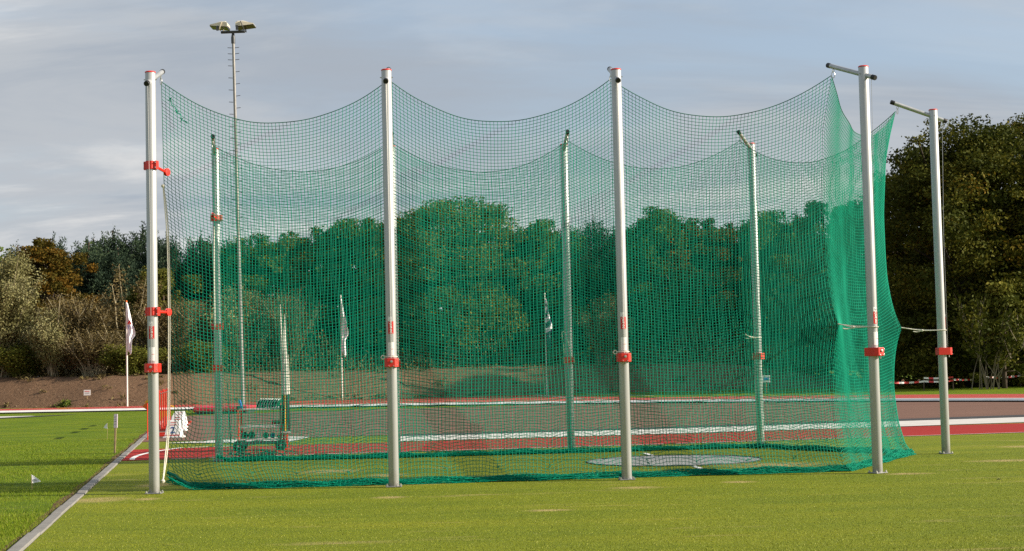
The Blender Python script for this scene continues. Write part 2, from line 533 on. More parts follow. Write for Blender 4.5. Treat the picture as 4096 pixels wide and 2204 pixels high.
def text_mesh(txt, size=1.0, shear=0.0, bold=0.0):
    cu = bpy.data.curves.new('lettering', 'FONT')
    cu.body = txt
    cu.size = size
    cu.shear = shear
    cu.offset = bold
    cu.align_x = 'CENTER'
    cu.align_y = 'CENTER'
    cu.resolution_u = 3
    o = bpy.data.objects.new('lettering', cu)
    C.objects.link(o)
    bpy.context.view_layer.update()
    me = bpy.data.meshes.new_from_object(o.evaluated_get(bpy.context.evaluated_depsgraph_get()))
    bpy.data.objects.remove(o)
    bpy.data.curves.remove(cu)
    return me

def flat_text(txt, size, mat, parent, mw, name='lettering', bold=0.0, shear=0.0):
    me = text_mesh(txt, size, shear, bold)
    me.transform(mw)
    me.materials.clear()
    me.materials.append(M[mat])
    return link_obj(name, me, parent)

def smooth_curve(pts, per=8):
    P = np.array(pts, float)
    out = []
    for i in range(len(P) - 1):
        p0, p1, p2, p3 = P[max(i - 1, 0)], P[i], P[i + 1], P[min(i + 2, len(P) - 1)]
        for k in range(per):
            t = k / per
            out.append(0.5 * ((2 * p1) + (-p0 + p2) * t + (2 * p0 - 5 * p1 + 4 * p2 - p3) * t * t + (-p0 + 3 * p1 - 3 * p2 + p3) * t ** 3))
    out.append(P[-1])
    return np.array(out)

# ------------------------------------------------------------------ ground, paving, track
def kerb_x(y):
    return -4.13 - 0.1865 * (y - 13.08)

sheet('ground', [(-1500, -300), (1500, -300), (1500, 2500), (-1500, 2500)], 0.0, 'grass')

# inner edge of the running track, from far left round the bend on the right
KERB = smooth_curve([(-62, 69.5), (-40, 66), (-20.4, 63.2), (-14.35, 62.2), (-8.7, 61.4), (-5.3, 60.4), (-0.8, 58.8), (3.8, 56.7), (9.3, 53.4), (12.2, 50.9), (15.3, 47.8), (20, 42), (24, 34), (26, 24), (26.5, 12)], 6)
N_L = 7
outer = offset_line(KERB, 1.22 * N_L + 0.5)
strip_mesh('running_track', offset_line(KERB, 0.19), outer, 0.008, 'track')
# straight spur that leaves the bend in the middle
sheet('track_spur', [(-30, 77.5), (-14, 70.4), (-4, 67.4), (3.4, 65.6), (5.0, 68.0), (1.3, 77.7), (-4, 77.5), (-10.4, 76), (-20, 79)], 0.004, 'track')
for k in range(1, N_L + 1):
    a = offset_line(KERB, 0.12 + 1.22 * k)
    strip_mesh('lane_line', a, offset_line(KERB, 0.16 + 1.22 * k), 0.012, 'white_line')
def line(p, q, w, z=0.016, name='painted_line', mat='white_line'):
    p, q = Vector(p), Vector(q)
    d = (q - p).normalized()
    n_ = Vector((-d.y, d.x)) * w / 2
    sheet(name, [tuple(p + n_), tuple(q + n_), tuple(q - n_), tuple(p - n_)], z, mat)
line((1.0, 77.5), (2.0, 71.0), 0.12)
line((2.0, 71.0), (3.6, 62.0), 0.1)
line((3.4, 76.5), (6.0, 68.6), 0.1)
line((-20.5, 71.5), (-16.5, 63.6), 0.12, name='painted_line', mat='yellow')
line((-15.5, 71.8), (-13.2, 62.8), 0.12, mat='yellow')

# turf of the throwing area, right of the concrete edging
ex = 0.1
sheet('turf', [(kerb_x(-20) + ex, -20), (40, -20), (40, 38), (12.8, 37.3), (8.7, 36.3), (2.2, 34.9), (-2.5, 34.2), (-7.7, 33.6), (kerb_x(33.6) + ex, 33.6)], 0.004, 'turf')
# brown asphalt of the inner half circle
far = [tuple(p) for p in offset_line(KERB, -0.35) if -12 < p[0] < 27 and p[1] > 30]
sheet('asphalt_area', [(kerb_x(33.4) + ex, 33.4), (-7.1, 33.5), (-2.5, 34.1), (2.25, 34.75), (8.7, 36.1), (11.8, 36.8), (20, 38.8), (26, 38)]
      + [p for p in reversed(far) if p[0] < 23 and p[0] > 0.5] + [(-0.8, 57.0), (-4.9, 56.4), (-7.8, 55.9), (-10.6, 53.6), (-11.7, 53.2)], 0.012, 'brown')
sheet('drain_strip', [(-2.45, 33.3), (2.25, 33.9), (8.5, 35.35), (11.43, 35.95), (20, 37.8), (20, 39.2), (11.8, 37.25), (8.7, 36.4), (2.27, 34.75), (-2.45, 34.0)], 0.018, 'dark_strip')
sheet('concrete_strip', [(-2.3, 30.95), (2.08, 31.5), (7.8, 32.5), (10.56, 33.2), (20, 35.0), (20, 37.75), (11.43, 35.9), (8.47, 35.25), (2.24, 33.8), (-2.4, 33.2)], 0.016, 'pale_strip')
sheet('concrete_apron', [(-7.1, 32.45), (-5.5, 31.85), (-4.5, 31.4), (-4.35, 33.9), (-5.0, 34.4), (-6.07, 33.4)], 0.02, 'pale_strip')
# red runway
sheet('runway', [(kerb_x(26.3) + ex, 26.3), (-3.76, 26.8), (1.8, 27.5), (6.85, 28.5), (9.2, 28.93), (30, 32.8), (30, 36.6), (10.43, 32.85), (7.8, 32.4), (2.07, 31.35), (-2.2, 30.75), (-5.3, 30.45), (kerb_x(30.1) + ex, 30.1)], 0.01, 'runway')
line((kerb_x(26.3) + 0.9, 26.38), (-3.7, 26.86), 0.05, 0.014)
line((-3.7, 26.86), (1.8, 27.55), 0.05, 0.014)
line((1.8, 27.55), (30, 32.85), 0.05, 0.014)
arc = [(-6.64 + 0.25 * ((y - 28.4) / 2.0) ** 2, y) for y in np.linspace(26.5, 30.4, 15)]
strip_mesh('runway_arc', np.array(arc), np.array([(x + 0.09, y) for x, y in arc]), 0.015, 'white_line')
line((-6.25, 30.42), (-5.3, 30.62), 0.09, 0.015)
# throwing circle
circ = thing('throwing_circle', 'flat grey concrete throwing circle with a steel rim set in the turf inside the cage', 'throwing circle', (2.27, 23.02, 0))
b = MB()
n = 72
for k in range(n):
    a0, a1 = 2 * math.pi * k / n, 2 * math.pi * (k + 1) / n
b.add([(1.25 * math.cos(2 * math.pi * k / n), 1.25 * math.sin(2 * math.pi * k / n), 0.0065) for k in range(n)], [tuple(range(n))])
b.build('concrete_floor', 'circle', circ, smooth=0)
b = MB()
P, F = [], []
for k in range(n):
    a = 2 * math.pi * k / n
    for r_, z_ in ((1.25, 0.0), (1.25, 0.018), (1.257, 0.018), (1.257, 0.0)):
        P.append((r_ * math.cos(a), r_ * math.sin(a), z_))
for k in range(n):
    k2 = (k + 1) % n
    for j in range(3):
        F.append((k * 4 + j, k2 * 4 + j, k2 * 4 + j + 1, k * 4 + j + 1))
b.add(P, F).build('steel_rim', 'dark_metal', circ, smooth=0)
line((2.08, 24.32), (2.02, 25.05), 0.07, 0.01, 'circle_mark')
line((2.40, 21.7), (2.46, 20.9), 0.07, 0.01, 'circle_mark')

# track kerb: white rail over a dark footing
b = MB(); b2 = MB()
A0, A1 = offset_line(KERB, -0.1), offset_line(KERB, 0.22)
def ridge(bm, A, B, z0, z1):
    n_ = len(A)
    P = [(*A[i], z0) for i in range(n_)] + [(*A[i], z1) for i in range(n_)] + [(*B[i], z1) for i in range(n_)] + [(*B[i], z0) for i in range(n_)]
    F = []
    for j in range(3):
        for i in range(n_ - 1):
            F.append((j * n_ + i, j * n_ + i + 1, (j + 1) * n_ + i + 1, (j + 1) * n_ + i))
    bm.add(P, F)
A2 = offset_line(KERB, -0.02)
n_ = len(A0)
Pk = [(*A0[i], 0.05) for i in range(n_)] + [(*A2[i], 0.115) for i in range(n_)] + [(*A1[i], 0.115) for i in range(n_)] + [(*A1[i], 0.05) for i in range(n_)]
b.add(Pk, [(j * n_ + i, j * n_ + i + 1, (j + 1) * n_ + i + 1, (j + 1) * n_ + i) for j in range(3) for i in range(n_ - 1)])
ridge(b2, offset_line(KERB, -0.07), offset_line(KERB, 0.2), 0.0, 0.062)
tk = thing('track_kerb', 'low white kerb rail along the inner edge of the red running track', 'kerb')
b.build('rail', 'white_line', tk, smooth=0)
b2.build('footing', 'dark_strip', tk, smooth=0)

# concrete edging between lawn and turf: one stone after another
edge = thing('edging_kerb', 'grey concrete edging running away between the left lawn and the turf', 'kerb')
dirv = Vector((-0.1865, 1, 0)).normalized()
rzk = math.atan2(dirv.y, dirv.x)
stone_mb = MB().box((0, 0, -0.02), (0.992, 0.105, 0.09))
stone0 = stone_mb.build('kerb_stone', 'kerb', None, smooth=0, bevel=0.006)
rng = random.Random(5)
for k in range(44):
    y = 5.0 + k * dirv.y
    o = stone0 if k == 0 else stone0.copy()
    if k:
        C.objects.link(o)
    o.parent = edge
    o.location = (kerb_x(y) + 0.04 + rng.uniform(-0.004, 0.004), y, rng.uniform(-0.006, 0.004))
    o.rotation_euler = (0, rng.uniform(-0.004, 0.004), rzk + rng.uniform(-0.005, 0.005))
# bare soil seam beside the edging
rng2 = np.random.default_rng(3)
ys = np.linspace(4, 40, 120)
w1 = 0.10 + 0.10 * np.abs(np.sin(ys * 1.3) * np.sin(ys * 0.37 + 1)) + 0.03 * rng2.random(120)
strip_mesh('soil_seam', np.c_[kerb_x(ys) - 0.02 - w1 * 0.6, ys], np.c_[kerb_x(ys), ys], 0.003, 'earth')

# pale slab and dark sheet at the far left of the lawn
sheet('pale_slab', [(-30, 55.5), (-20, 54.7), (-16.9, 57.3), (-17.8, 58.6), (-30, 60)], 0.006, 'pale_strip')
sheet('dark_slab', [(-18.7, 54.9), (-17.4, 56.0), (-16.1, 59.2), (-17.1, 58.3), (-17.9, 57.3), (-18.4, 56)], 0.012, 'dark_strip')

# earth bank behind the track
bx = np.linspace(-70, 22, 260)
def foot_y(x):
    return np.interp(x, [-70, -30, -24.8, -19, -16.5, -10.5, -4, 1.3, 6, 12, 22], [92, 77, 74.6, 72.6, 72.4, 75.6, 78, 79.0, 79.5, 78.5, 80])
rng2 = np.random.default_rng(8)
prof = [(0.0, 0.0), (0.6, 0.28), (1.4, 0.68), (2.3, 1.12), (3.0, 1.34), (3.8, 1.42), (6, 1.4), (12, 1.35), (25, 1.3), (60, 1.3)]
fade = np.interp(bx, [10, 19], [1.0, 0.15])
V = []
for j, (dy, z) in enumerate(prof):
    nz = 0.018 * rng2.standard_normal(len(bx)) * (1 if 0 < j < 7 else 0) + 0.025 * np.sin(bx * 0.45 + j * 0.3) * (1 if 2 < j < 7 else 0)
    V.append(np.c_[bx, foot_y(bx) + dy + 0.03 * rng2.standard_normal(len(bx)), np.maximum((z + nz) * fade, 0) - (0.02 if j == 0 else 0)])
V = np.concatenate(V)
nb = len(bx)
Q = np.concatenate([np.stack([j * nb + np.arange(nb - 1), j * nb + np.arange(nb - 1) + 1, (j + 1) * nb + np.arange(nb - 1) + 1, (j + 1) * nb + np.arange(nb - 1)], 1) for j in range(len(prof) - 1)])
me = np_mesh('earth_bank', V, Q, 'earth', smooth=True)
tag(link_obj('earth_bank', me), kind='structure')
def bank_z(x, y):
    dy = y - float(foot_y(x))
    return float(np.interp(dy, [p[0] for p in prof], [p[1] for p in prof])) * float(np.interp(x, [10, 19], [1.0, 0.15])) if dy > 0 else 0.0

# stones and clods on the bank
rng = random.Random(12)
pos = []
for k in range(260):
    x = rng.uniform(-28, -9)
    dy = rng.uniform(0.05, 3.2)
    pos.append((x, float(foot_y(x)) + dy, rng.uniform(0.012, 0.045)))
b = MB()
for x, y, r in pos:
    z = bank_z(x, y)
    P = [(x + r * sx * rng.uniform(0.6, 1.4), y + r * sy * rng.uniform(0.6, 1.3), z + r * sz * rng.uniform(0.4, 0.9)) for sx, sy, sz in ((1, 0, 0), (-1, 0, 0), (0, 1, 0), (0, -1, 0), (0, 0, 1), (0, 0, -1))]
    b.add(P, [(0, 2, 4), (2, 1, 4), (1, 3, 4), (3, 0, 4), (2, 0, 5), (1, 2, 5), (3, 1, 5), (0, 3, 5)])
tag(b.build('bank_clods', 'stone', None, smooth=0), 'small pale clods and stones strewn over the brown earth bank', 'clods', kind='stuff')

# dry tufts along foot and top of the bank
rw = np.random.default_rng(17)
Cw = []
for k in range(150):
    x = rw.uniform(-30, 12)
    dy = rw.choice([rw.uniform(-0.15, 0.3), rw.uniform(2.6, 4.2), rw.uniform(0.3, 2.6)], p=[0.35, 0.5, 0.15])
    y = float(foot_y(x)) + dy
    h = rw.uniform(0.05, 0.2)
    n_ = 26
    Cw.append(np.array([x, y, bank_z(x, y) + h * 0.4]) + rw.standard_normal((n_, 3)) * np.array([h * 1.2, h * 0.8, h * 0.45]))
BANK_TUFTS = np.concatenate(Cw)

# ------------------------------------------------------------------ grass blades near the camera
def blades(name, n, sampler, h, w, mat, label, seed):
    r = np.random.default_rng(seed)
    P = sampler(r, n)
    n = len(P)
    a = r.uniform(0, 2 * math.pi, n)
    hh = h * r.uniform(0.45, 1.25, n)
    ww = w * r.uniform(0.6, 1.3, n)
    lean = hh * r.uniform(0.1, 0.9, n)
    la = r.uniform(0, 2 * math.pi, n)
    dx, dy = np.cos(a) * ww, np.sin(a) * ww
    z0 = np.full(n, 0.0)
    V = np.empty((n, 3, 3))
    V[:, 0] = np.c_[P[:, 0] - dx, P[:, 1] - dy, z0]
    V[:, 1] = np.c_[P[:, 0] + dx, P[:, 1] + dy, z0]
    V[:, 2] = np.c_[P[:, 0] + np.cos(la) * lean, P[:, 1] + np.sin(la) * lean, hh]
    me = np_mesh(name, V.reshape(-1, 3), np.arange(3 * n).reshape(-1, 3), mat, r.random(n))
    return tag(link_obj(name, me), label, 'grass', kind='stuff')
def s_lawn(r, n):
    y = 11.5 + 24 * r.random(n) ** 1.5
    x = kerb_x(y) - 0.02 - (0.9 + 0.21 * (y - 11.5)) * r.random(n)
    keep = r.random(n) < 0.55 + 0.45 * np.sin(x * 2.1 + 0.7 * np.sin(y * 1.1)) * np.sin(y * 0.9 + 1.3)
    return np.c_[x, y][keep]
blades('lawn_grass', 230000, s_lawn, 0.028, 0.002, 'blade', 'longer bright green lawn grass left of the concrete edging', 1)
def s_turf(r, n):
    y = 11.5 + 12 * r.random(n) ** 1.4
    hw = 0.36 * y
    x = np.maximum(-hw, kerb_x(y) + 0.14) + (hw - np.maximum(-hw, kerb_x(y) + 0.14)) * r.random(n)
    return np.c_[x, y]
blades('turf_fibres', 230000, s_turf, 0.014, 0.0022, 'tblade', 'short olive synthetic turf fibres of the throwing area', 2)

# ------------------------------------------------------------------ the cage: poles
CIRC = np.array([2.27, 23.0])
# name, base, inward direction
ROW = np.array([0.9966, 0.0825])
IN_N = np.array([-0.0825, 0.9966])
def to_c(p):
    d = CIRC - np.array(p)
    return d / np.linalg.norm(d)
POLES = {
    'P1': ((-4.288, 18.92), np.array([0.02, 1.0])), 'P2': ((-1.469, 19.125), np.array([-0.03, 1.0])),
    'P3': ((1.339, 19.43), np.array([-0.06, 1.0])), 'P4': ((4.428, 19.61), to_c((4.428, 19.61))),
    'P5': ((6.243, 23.21), to_c((6.243, 23.21))), 'R4': ((4.045, 26.39), to_c((4.045, 26.39))),
    'R3': ((0.899, 26.0), np.array([0.08, -1.0])), 'R2': ((-1.915, 25.72), np.array([0.08, -1.0])), 'R1': ((-4.759, 25.6), np.array([0.12, -1.0])),
}
for k, (p, d) in POLES.items():
    POLES[k] = (np.array(p), d / np.linalg.norm(d))
PLABEL = {
    'P1': 'silver net pole at the near left end of the cage, with two red roller brackets',
    'P2': 'second silver net pole from the left along the near side of the cage',
    'P3': 'third silver net pole along the near side, in front of the throwing circle',
    'P4': 'fourth near silver pole at the right corner, arm pointing left over the net',
    'P5': 'rightmost silver net pole standing alone before the dark trees behind the cage',
    'R4': 'far side silver pole seen through the net right of the throwing circle',
    'R3': 'far side silver pole seen through the net left of the throwing circle',
    'R2': 'far side silver pole mostly hidden behind the second near pole',
    'R1': 'far left silver pole seen through the net beside the implement cart',
}
TXT = text_mesh('polanik', 0.05, 0.25, 0.0012)
TXT.materials.clear()
TXT.materials.append(M['print_white'])

def patch(mb, r, a0, a1, z0, z1, n=6, mi=0):
    """Curved sticker on a tube of radius r; angle 0 points along local -Y (outward)."""
    P, F = [], []
    for i in range(n + 1):
        a = a0 + (a1 - a0) * i / n
        for z in (z0, z1):
            P.append((r * math.sin(a), -r * math.cos(a), z))
    for i in range(n):
        F.append((2 * i, 2 * i + 2, 2 * i + 3, 2 * i + 1))
    mb.add(P, F, mi)

H_POLE = 5.03
def build_pole(key):
    p, d = POLES[key]
    # local frame: +Y inward, -Y outward
    rz = math.atan2(d[1], d[0]) - math.pi / 2
    t = thing('net_pole', PLABEL[key], 'pole', (p[0], p[1], 0), rz, 'net poles of the throwing cage')
    RP = 0.0615
    MB().lathe([(RP - 0.002, 0.01), (RP, 0.014), (RP, H_POLE - 0.004), (RP - 0.003, H_POLE)], 40).build('post', 'alu', t, smooth=40)
    MB().lathe([(RP + 0.003, H_POLE - 0.001), (RP + 0.003, H_POLE + 0.008), (RP - 0.006, H_POLE + 0.016), (0.02, H_POLE + 0.02)], 32).build('top_cap', 'red_cap', t, smooth=50)
    # base plate with bolts
    bp = MB().box((0, 0, 0.011), (0.19, 0.16, 0.01)).build('base_plate', 'dark_zinc', t, smooth=0, bevel=0.003)
    for sx in (-1, 1):
        for sy in (-1, 1):
            MB().lathe([(0.014, 0.018), (0.014, 0.03), (0.008, 0.031), (0.008, 0.042)], 6, (sx * 0.08, sy * 0.062, 0)).build('bolt', 'steel', bp, smooth=0)
    # slanting arm through the head of the post
    th = rad(20)
    ax = np.array([0, math.cos(th), math.sin(th)])
    zc_ = 4.935
    c0 = np.array([0, 0, zc_])
    a_in, a_out = c0 + ax * 0.63, c0 - ax * 0.175
    arm = MB().tube([a_out, a_in], 0.03, 20).build('arm', 'zinc', t, smooth=40)
    for q, s in ((a_in, 1), (a_out, -1)):
        MB().lathe([(0.0325, 0.0), (0.0325, 0.052), (0.029, 0.058)], 20, tuple(q - ax * s * 0.02), tuple(ax * s)).build('end_cap', 'black', arm, smooth=40)
    # collar bolt through the head
    MB().tube([(-0.078, 0, zc_ + 0.012), (0.078, 0, zc_ + 0.012)], 0.007, 8).build('head_bolt', 'steel', t)
    # eye and snap hook carrying the net
    e = c0 + ax * 0.56 + np.array([0, 0, -0.03])
    hk = MB()
    hk.torus(e + [0, 0, -0.02], 0.016, 0.004, (1, 0, 0))
    hk.torus(e + [0, 0.004, -0.075], 0.02, 0.0045, (0.7, 0.7, 0), 16, 6, 2.0)
    tag(hk.build('snap_hook', 'steel', t), kind='stuff')
    # hoisting cable down to the winch box
    o_ = c0 - ax * 0.14
    MB().tube([(0.0, o_[1], o_[2] - 0.03), (0.004, -0.09, 3.2), (0.0, -0.085, 1.54)], 0.0028, 5).build('hoist_cable', 'steel', t)
    # winch box
    zb = 1.49
    mb = MB()
    hw, fr, bk, ch = 0.08, -0.135, 0.075, 0.035
    ring = [(-hw, bk), (-hw, fr + ch), (-hw + ch, fr), (hw - ch, fr), (hw, fr + ch), (hw, bk)]
    P = [(x, y, zb - 0.052) for x, y in ring] + [(x, y, zb + 0.052) for x, y in ring]
    mb.add(P, [tuple(range(5, -1, -1)), tuple(range(6, 12))] + [(i, (i + 1) % 6, (i + 1) % 6 + 6, i + 6) for i in range(6)])
    wb = mb.build('winch_box', 'red', t, smooth=0, bevel=0.003)
    for x, y, z, r in ((0.005, fr, zb + 0.012, 0.016), (-0.025, fr, zb - 0.04, 0.006), (0.03, fr, zb - 0.04, 0.006), (0.07, fr + 0.03, zb + 0.03, 0.006), (0.07, fr + 0.03, zb - 0.03, 0.006)):
        MB().lathe([(r, 0), (r, 0.012), (r * 0.55, 0.013), (r * 0.55, 0.018)], 12, (x, y + 0.001, z), (0, -1, 0)).build('screw', 'steel', wb, smooth=0)
    MB().tube([(0.012, fr + 0.03, zb - 0.05), (0.012, fr + 0.03, zb - 0.085)], 0.007, 8).build('crank_pin', 'steel', wb)
    # stickers
    lab = MB()
    patch(lab, RP + 0.0008, -0.55, 0.55, 1.835, 1.985)
    lb = lab.build('red_sticker', 'label_red', t)
    me = TXT.copy()
    for v in me.vertices:
        x, y = v.co.x, v.co.y
        a = -(y) / RP - 0.05
        v.co = (RP + 0.0016) * math.sin(a), -(RP + 0.0016) * math.cos(a), 1.91 + x
    link_obj('lettering', me, lb)
    lab = MB()
    patch(lab, RP + 0.0008, -0.55, 0.2, 1.987, 2.04)
    wl = lab.build('white_sticker', 'label_white', t)
    mk = MB()
    mk.tube([((RP + 0.002) * math.sin(a), -(RP + 0.002) * math.cos(a), 2.01 + 0.012 * math.sin(s)) for a, s in ((-0.2, 2), (-0.1, 3.4), (0.02, 4.5), (0.1, 5.8), (0.08, 7))], 0.0022, 5)
    mk.build('mark', 'print_grey', wl)
    lab = MB()
    patch(lab, RP + 0.0008, -0.6, 0.6, 1.575, 1.735)
    wl = lab.build('white_sticker', 'label_white', t)
    mk = MB()
    patch(mk, RP + 0.0014, -0.1, 0.5, 1.65, 1.655)
    mk.build('red_print_line', 'print_red', wl)
    return t

def roller_bracket(t, z, ang, drop=0.0):
    mb = MB()
    mb.lathe([(0.064, z - 0.05), (0.069, z - 0.05), (0.069, z + 0.05), (0.064, z + 0.05)], 10)
    c_ = mb.build('collar', 'red', t, smooth=0)
    d = Vector((math.sin(ang), math.cos(ang), 0))
    s_ = Vector((d.y, -d.x, 0))
    f = MB()
    for s in (-1, 1):
        f.box(tuple(d * -0.0 + s_ * s * 0.078 + Vector((0, 0, z))), (0.03, 0.05, 0.1), math.atan2(s_.y, s_.x))
    f.build('flange', 'red', c_, smooth=0)
    MB().tube([tuple(d * 0.06 + Vector((0, 0, z))), tuple(d * 0.28 + Vector((0, 0, z - drop)))], 0.017, 6).build('bracket_arm', 'red', c_, smooth=0)
    r = MB().lathe([(0.03, -0.02), (0.046, -0.018), (0.046, -0.01), (0.03, -0.004), (0.03, 0.004), (0.046, 0.01), (0.046, 0.018), (0.03, 0.02)], 20, tuple(d * 0.3 + Vector((0, 0, z - drop))), tuple(s_))
    r.build('roller', 'red', c_, smooth=30)
    for s in (-1, 1):
        for dz in (-0.03, 0.03):
            MB().lathe([(0.007, 0), (0.007, 0.01)], 8, tuple(s_ * s * 0.085 + Vector((0, 0, z + dz)) - d * 0.025), tuple(-d)).build('screw', 'steel', c_, smooth=0)

T_POLE = {k: build_pole(k) for k in POLES}
roller_bracket(T_POLE['P1'], 3.91, 0.42, 0.05)
roller_bracket(T_POLE['P1'], 2.16, 0.42, 0.0)
roller_bracket(T_POLE['R1'], 3.91, 0.1, -0.02)
roller_bracket(T_POLE['R1'], 2.16, 0.2, 0.0)

# ------------------------------------------------------------------ the net
CELL = 0.045
ORDER = ['P1', 'P2', 'P3', 'P4', 'P5', 'R4', 'R3', 'R2', 'R1']
Z_TOP = 5.02
TWINE = 0.0035
def base_s(key, z):
    if key in ('P4', 'P5', 'R4'):
        return np.interp(z, [0, 0.15, 0.5, 1.0, 1.8, 2.6, 3.5, 4.3, 5.02], [0.47, 0.58, 0.66, 0.72, 0.745, 0.765, 0.755, 0.69, 0.56])
    if key == 'P1':
        return np.interp(z, [0, 1, 3, 5.02], [0.5, 0.54, 0.56, 0.56])
    if key == 'R1':
        return np.interp(z, [0, 1, 3, 5.02], [0.3, 0.36, 0.48, 0.56])
    return np.interp(z, [0, 0.4, 1.5, 3.5, 5.02], [0.38, 0.44, 0.6, 0.64, 0.56])
def lat(key, z):
    if key == 'P1':
        return np.interp(z, [0.0, 0.1, 0.25, 0.5, 0.8, 1.15, 2.2, 3.05, 3.7, 5.02], [0.17, 0.14, 0.05, 0.03, 0.13, 0.12, 0.07, 0.075, 0.02, 0.0])
    return np.zeros_like(z)
def sm(a, k=5):
    return a

net = thing('safety_net', 'large green square mesh safety net hung round the throwing cage', 'net')
r_n = np.random.default_rng(21)
FOLD = smooth_curve([(0.0, 0.09), (0.01, 0.04), (-0.03, 0.012), (-0.12, 0.01), (-0.135, 0.03), (-0.06, 0.045), (0.05, 0.03), (0.085, 0.05), (0.02, 0.085), (-0.07, 0.07), (-0.1, 0.05), (-0.03, 0.095), (0.05, 0.08), (0.03, 0.05)], 10)
fl = np.r_[0, np.cumsum(np.linalg.norm(np.diff(FOLD, axis=0), axis=1))]
N_WALL = 109
N_FOLD = int(fl[-1] / 0.024)

def strands(P, r, sides=3):
    """P: (lines, points, 3) -> tube mesh arrays."""
    L, K, _ = P.shape
    T = np.gradient(P, axis=1)
    T /= np.maximum(np.linalg.norm(T, axis=2, keepdims=True), 1e-9)
    A = np.where(np.abs(T[..., 2:3]) < 0.7, np.array([0, 0, 1.0]), np.array([0.3, 0.95, 0.0]))
    U = np.cross(T, A)
    U /= np.maximum(np.linalg.norm(U, axis=2, keepdims=True), 1e-9)
    W = np.cross(T, U)
    V = np.stack([P + r * (math.cos(2 * math.pi * k / sides) * U + math.sin(2 * math.pi * k / sides) * W) for k in range(sides)], 2)
    idx = np.arange(L * K * sides).reshape(L, K, sides)
    Q = []
    for k in range(sides):
        k2 = (k + 1) % sides
        Q.append(np.stack([idx[:, :-1, k], idx[:, :-1, k2], idx[:, 1:, k2], idx[:, 1:, k]], -1).reshape(-1, 4))
    return V.reshape(-1, 3), np.concatenate(Q)

SAG = {0: 0.53, 1: 0.535, 2: 0.5, 3: 0.56, 4: 0.56, 5: 0.47, 6: 0.5, 7: 0.45}
top_line, hem_line = [], []
tie_pts = []
s_acc = 0.0
TB = {}
BAYS = []
for i in range(8):
    ka, kb = ORDER[i], ORDER[i + 1]
    (pa, na), (pb, nb_) = POLES[ka], POLES[kb]
    L = np.linalg.norm((pb + nb_ * 0.6) - (pa + na * 0.6))
    nc = int(round(L / CELL * (1.18 if i in (3, 4) else 1.0)))   # the two back bays hang with slack
    a = np.linspace(0, 1, nc + 1)
    d_a, d_b = a * L, (1 - a) * L
    sacc = s_acc + a * L
    s_acc += L
    zt = Z_TOP - 4 * SAG[i] * a * (1 - a) * (1 + 0.02 * np.sin(7 * a))
    # bottom line, lifted at the two open ends
    zb = 0.085 + 0.006 * np.sin(sacc * 3.1) + 0.006 * np.sin(sacc * 7.7 + 1)
    if i == 0:
        zb = zb + 0.2 * np.clip(1 - d_a / 0.28, 0, 1) ** 1.5
    if i == 7:
        zb = zb + 0.1 * np.clip(1 - d_b / 0.25, 0, 1) ** 1.5
    tt = np.linspace(0, 1, N_WALL + 1)[:, None]
    Z = zt[None] * (1 - tt) + zb[None] * tt
    # horizontal plan at each height
    def node(k, p, nn, Zk):
        s = base_s(k, Zk)
        return p[None, None, :] + nn[None, None, :] * s[..., None] + np.stack([lat(k, Zk), np.zeros_like(Zk)], -1)
    A = node(ka, pa, na, Z)
    B = node(kb, pb, nb_, Z)
    XY = A * (1 - a)[None, :, None] + B * a[None, :, None]
    # rounded crease at the corners and gentle billow
    chord = (pb - pa) / np.linalg.norm(pb - pa)
    nrm = np.array([-chord[1], chord[0]])
    bell = (np.sin(np.pi * a) ** 0.7)[None]
    hfac = np.sin(np.pi * np.clip(Z / 4.6, 0, 1))
    bil = 0.035 * np.sin(sacc * 1.7 + 0.6 * Z + i) * hfac + 0.018 * np.sin(sacc * 4.3 - 1.1 * Z) * hfac + 0.012 * np.sin(sacc * 9.1 + 2.3 * Z + i) * np.clip(Z / 0.8, 0.2, 1)
    XY = XY + nrm[None, None] * (bil * bell)[..., None]
    # slack in the plane of the net: columns wander, rows ripple
    wan = 0.010 * np.sin(Z * 3.1 + sacc * 2.2 + i) + 0.007 * np.sin(Z * 6.7 - sacc * 5.1)
    XY = XY + chord[None, None] * (wan * bell)[..., None]
    low = np.clip(1 - Z / 0.75, 0, 1)
    # ties to the hem every 0.62 m: the rows dip there and arch between
    ph = (sacc - 0.35) / 0.62
    dip = np.abs(np.sin(np.pi * ph)) ** 0.8
    arch = 0.075 * low * (1 - low) * 4 * (dip - 0.6)
    Z = Z + arch + 0.006 * np.sin(sacc * 5.3 + Z * 4.4) * hfac + 0.004 * r_n.standard_normal(nc + 1)[None] * low
    XY = XY + chord[None, None] * (0.03 * low * np.sin(2 * np.pi * ph))[..., None]
    wall = np.concatenate([XY, Z[..., None]], -1)
    BAYS.append((i, a, d_a, d_b, sacc, ph, zb, chord, na, nb_, wall))
# round the creases at the corner poles below their tips
full = np.concatenate([bb[-1][:, (0 if bb[0] == 0 else 1):] for bb in BAYS], 1)
soft = full.copy()
for _ in range(22):
    soft[:, 1:-1, :2] = 0.25 * soft[:, :-2, :2] + 0.5 * soft[:, 1:-1, :2] + 0.25 * soft[:, 2:, :2]
drop_ = np.linspace(0, 1, N_WALL + 1)[:, None, None]
wgt = np.clip(drop_ / 0.14, 0, 1) * np.clip((1.03 - drop_) / 0.1, 0.3, 1)
full[..., :2] = full[..., :2] * (1 - wgt) + soft[..., :2] * wgt
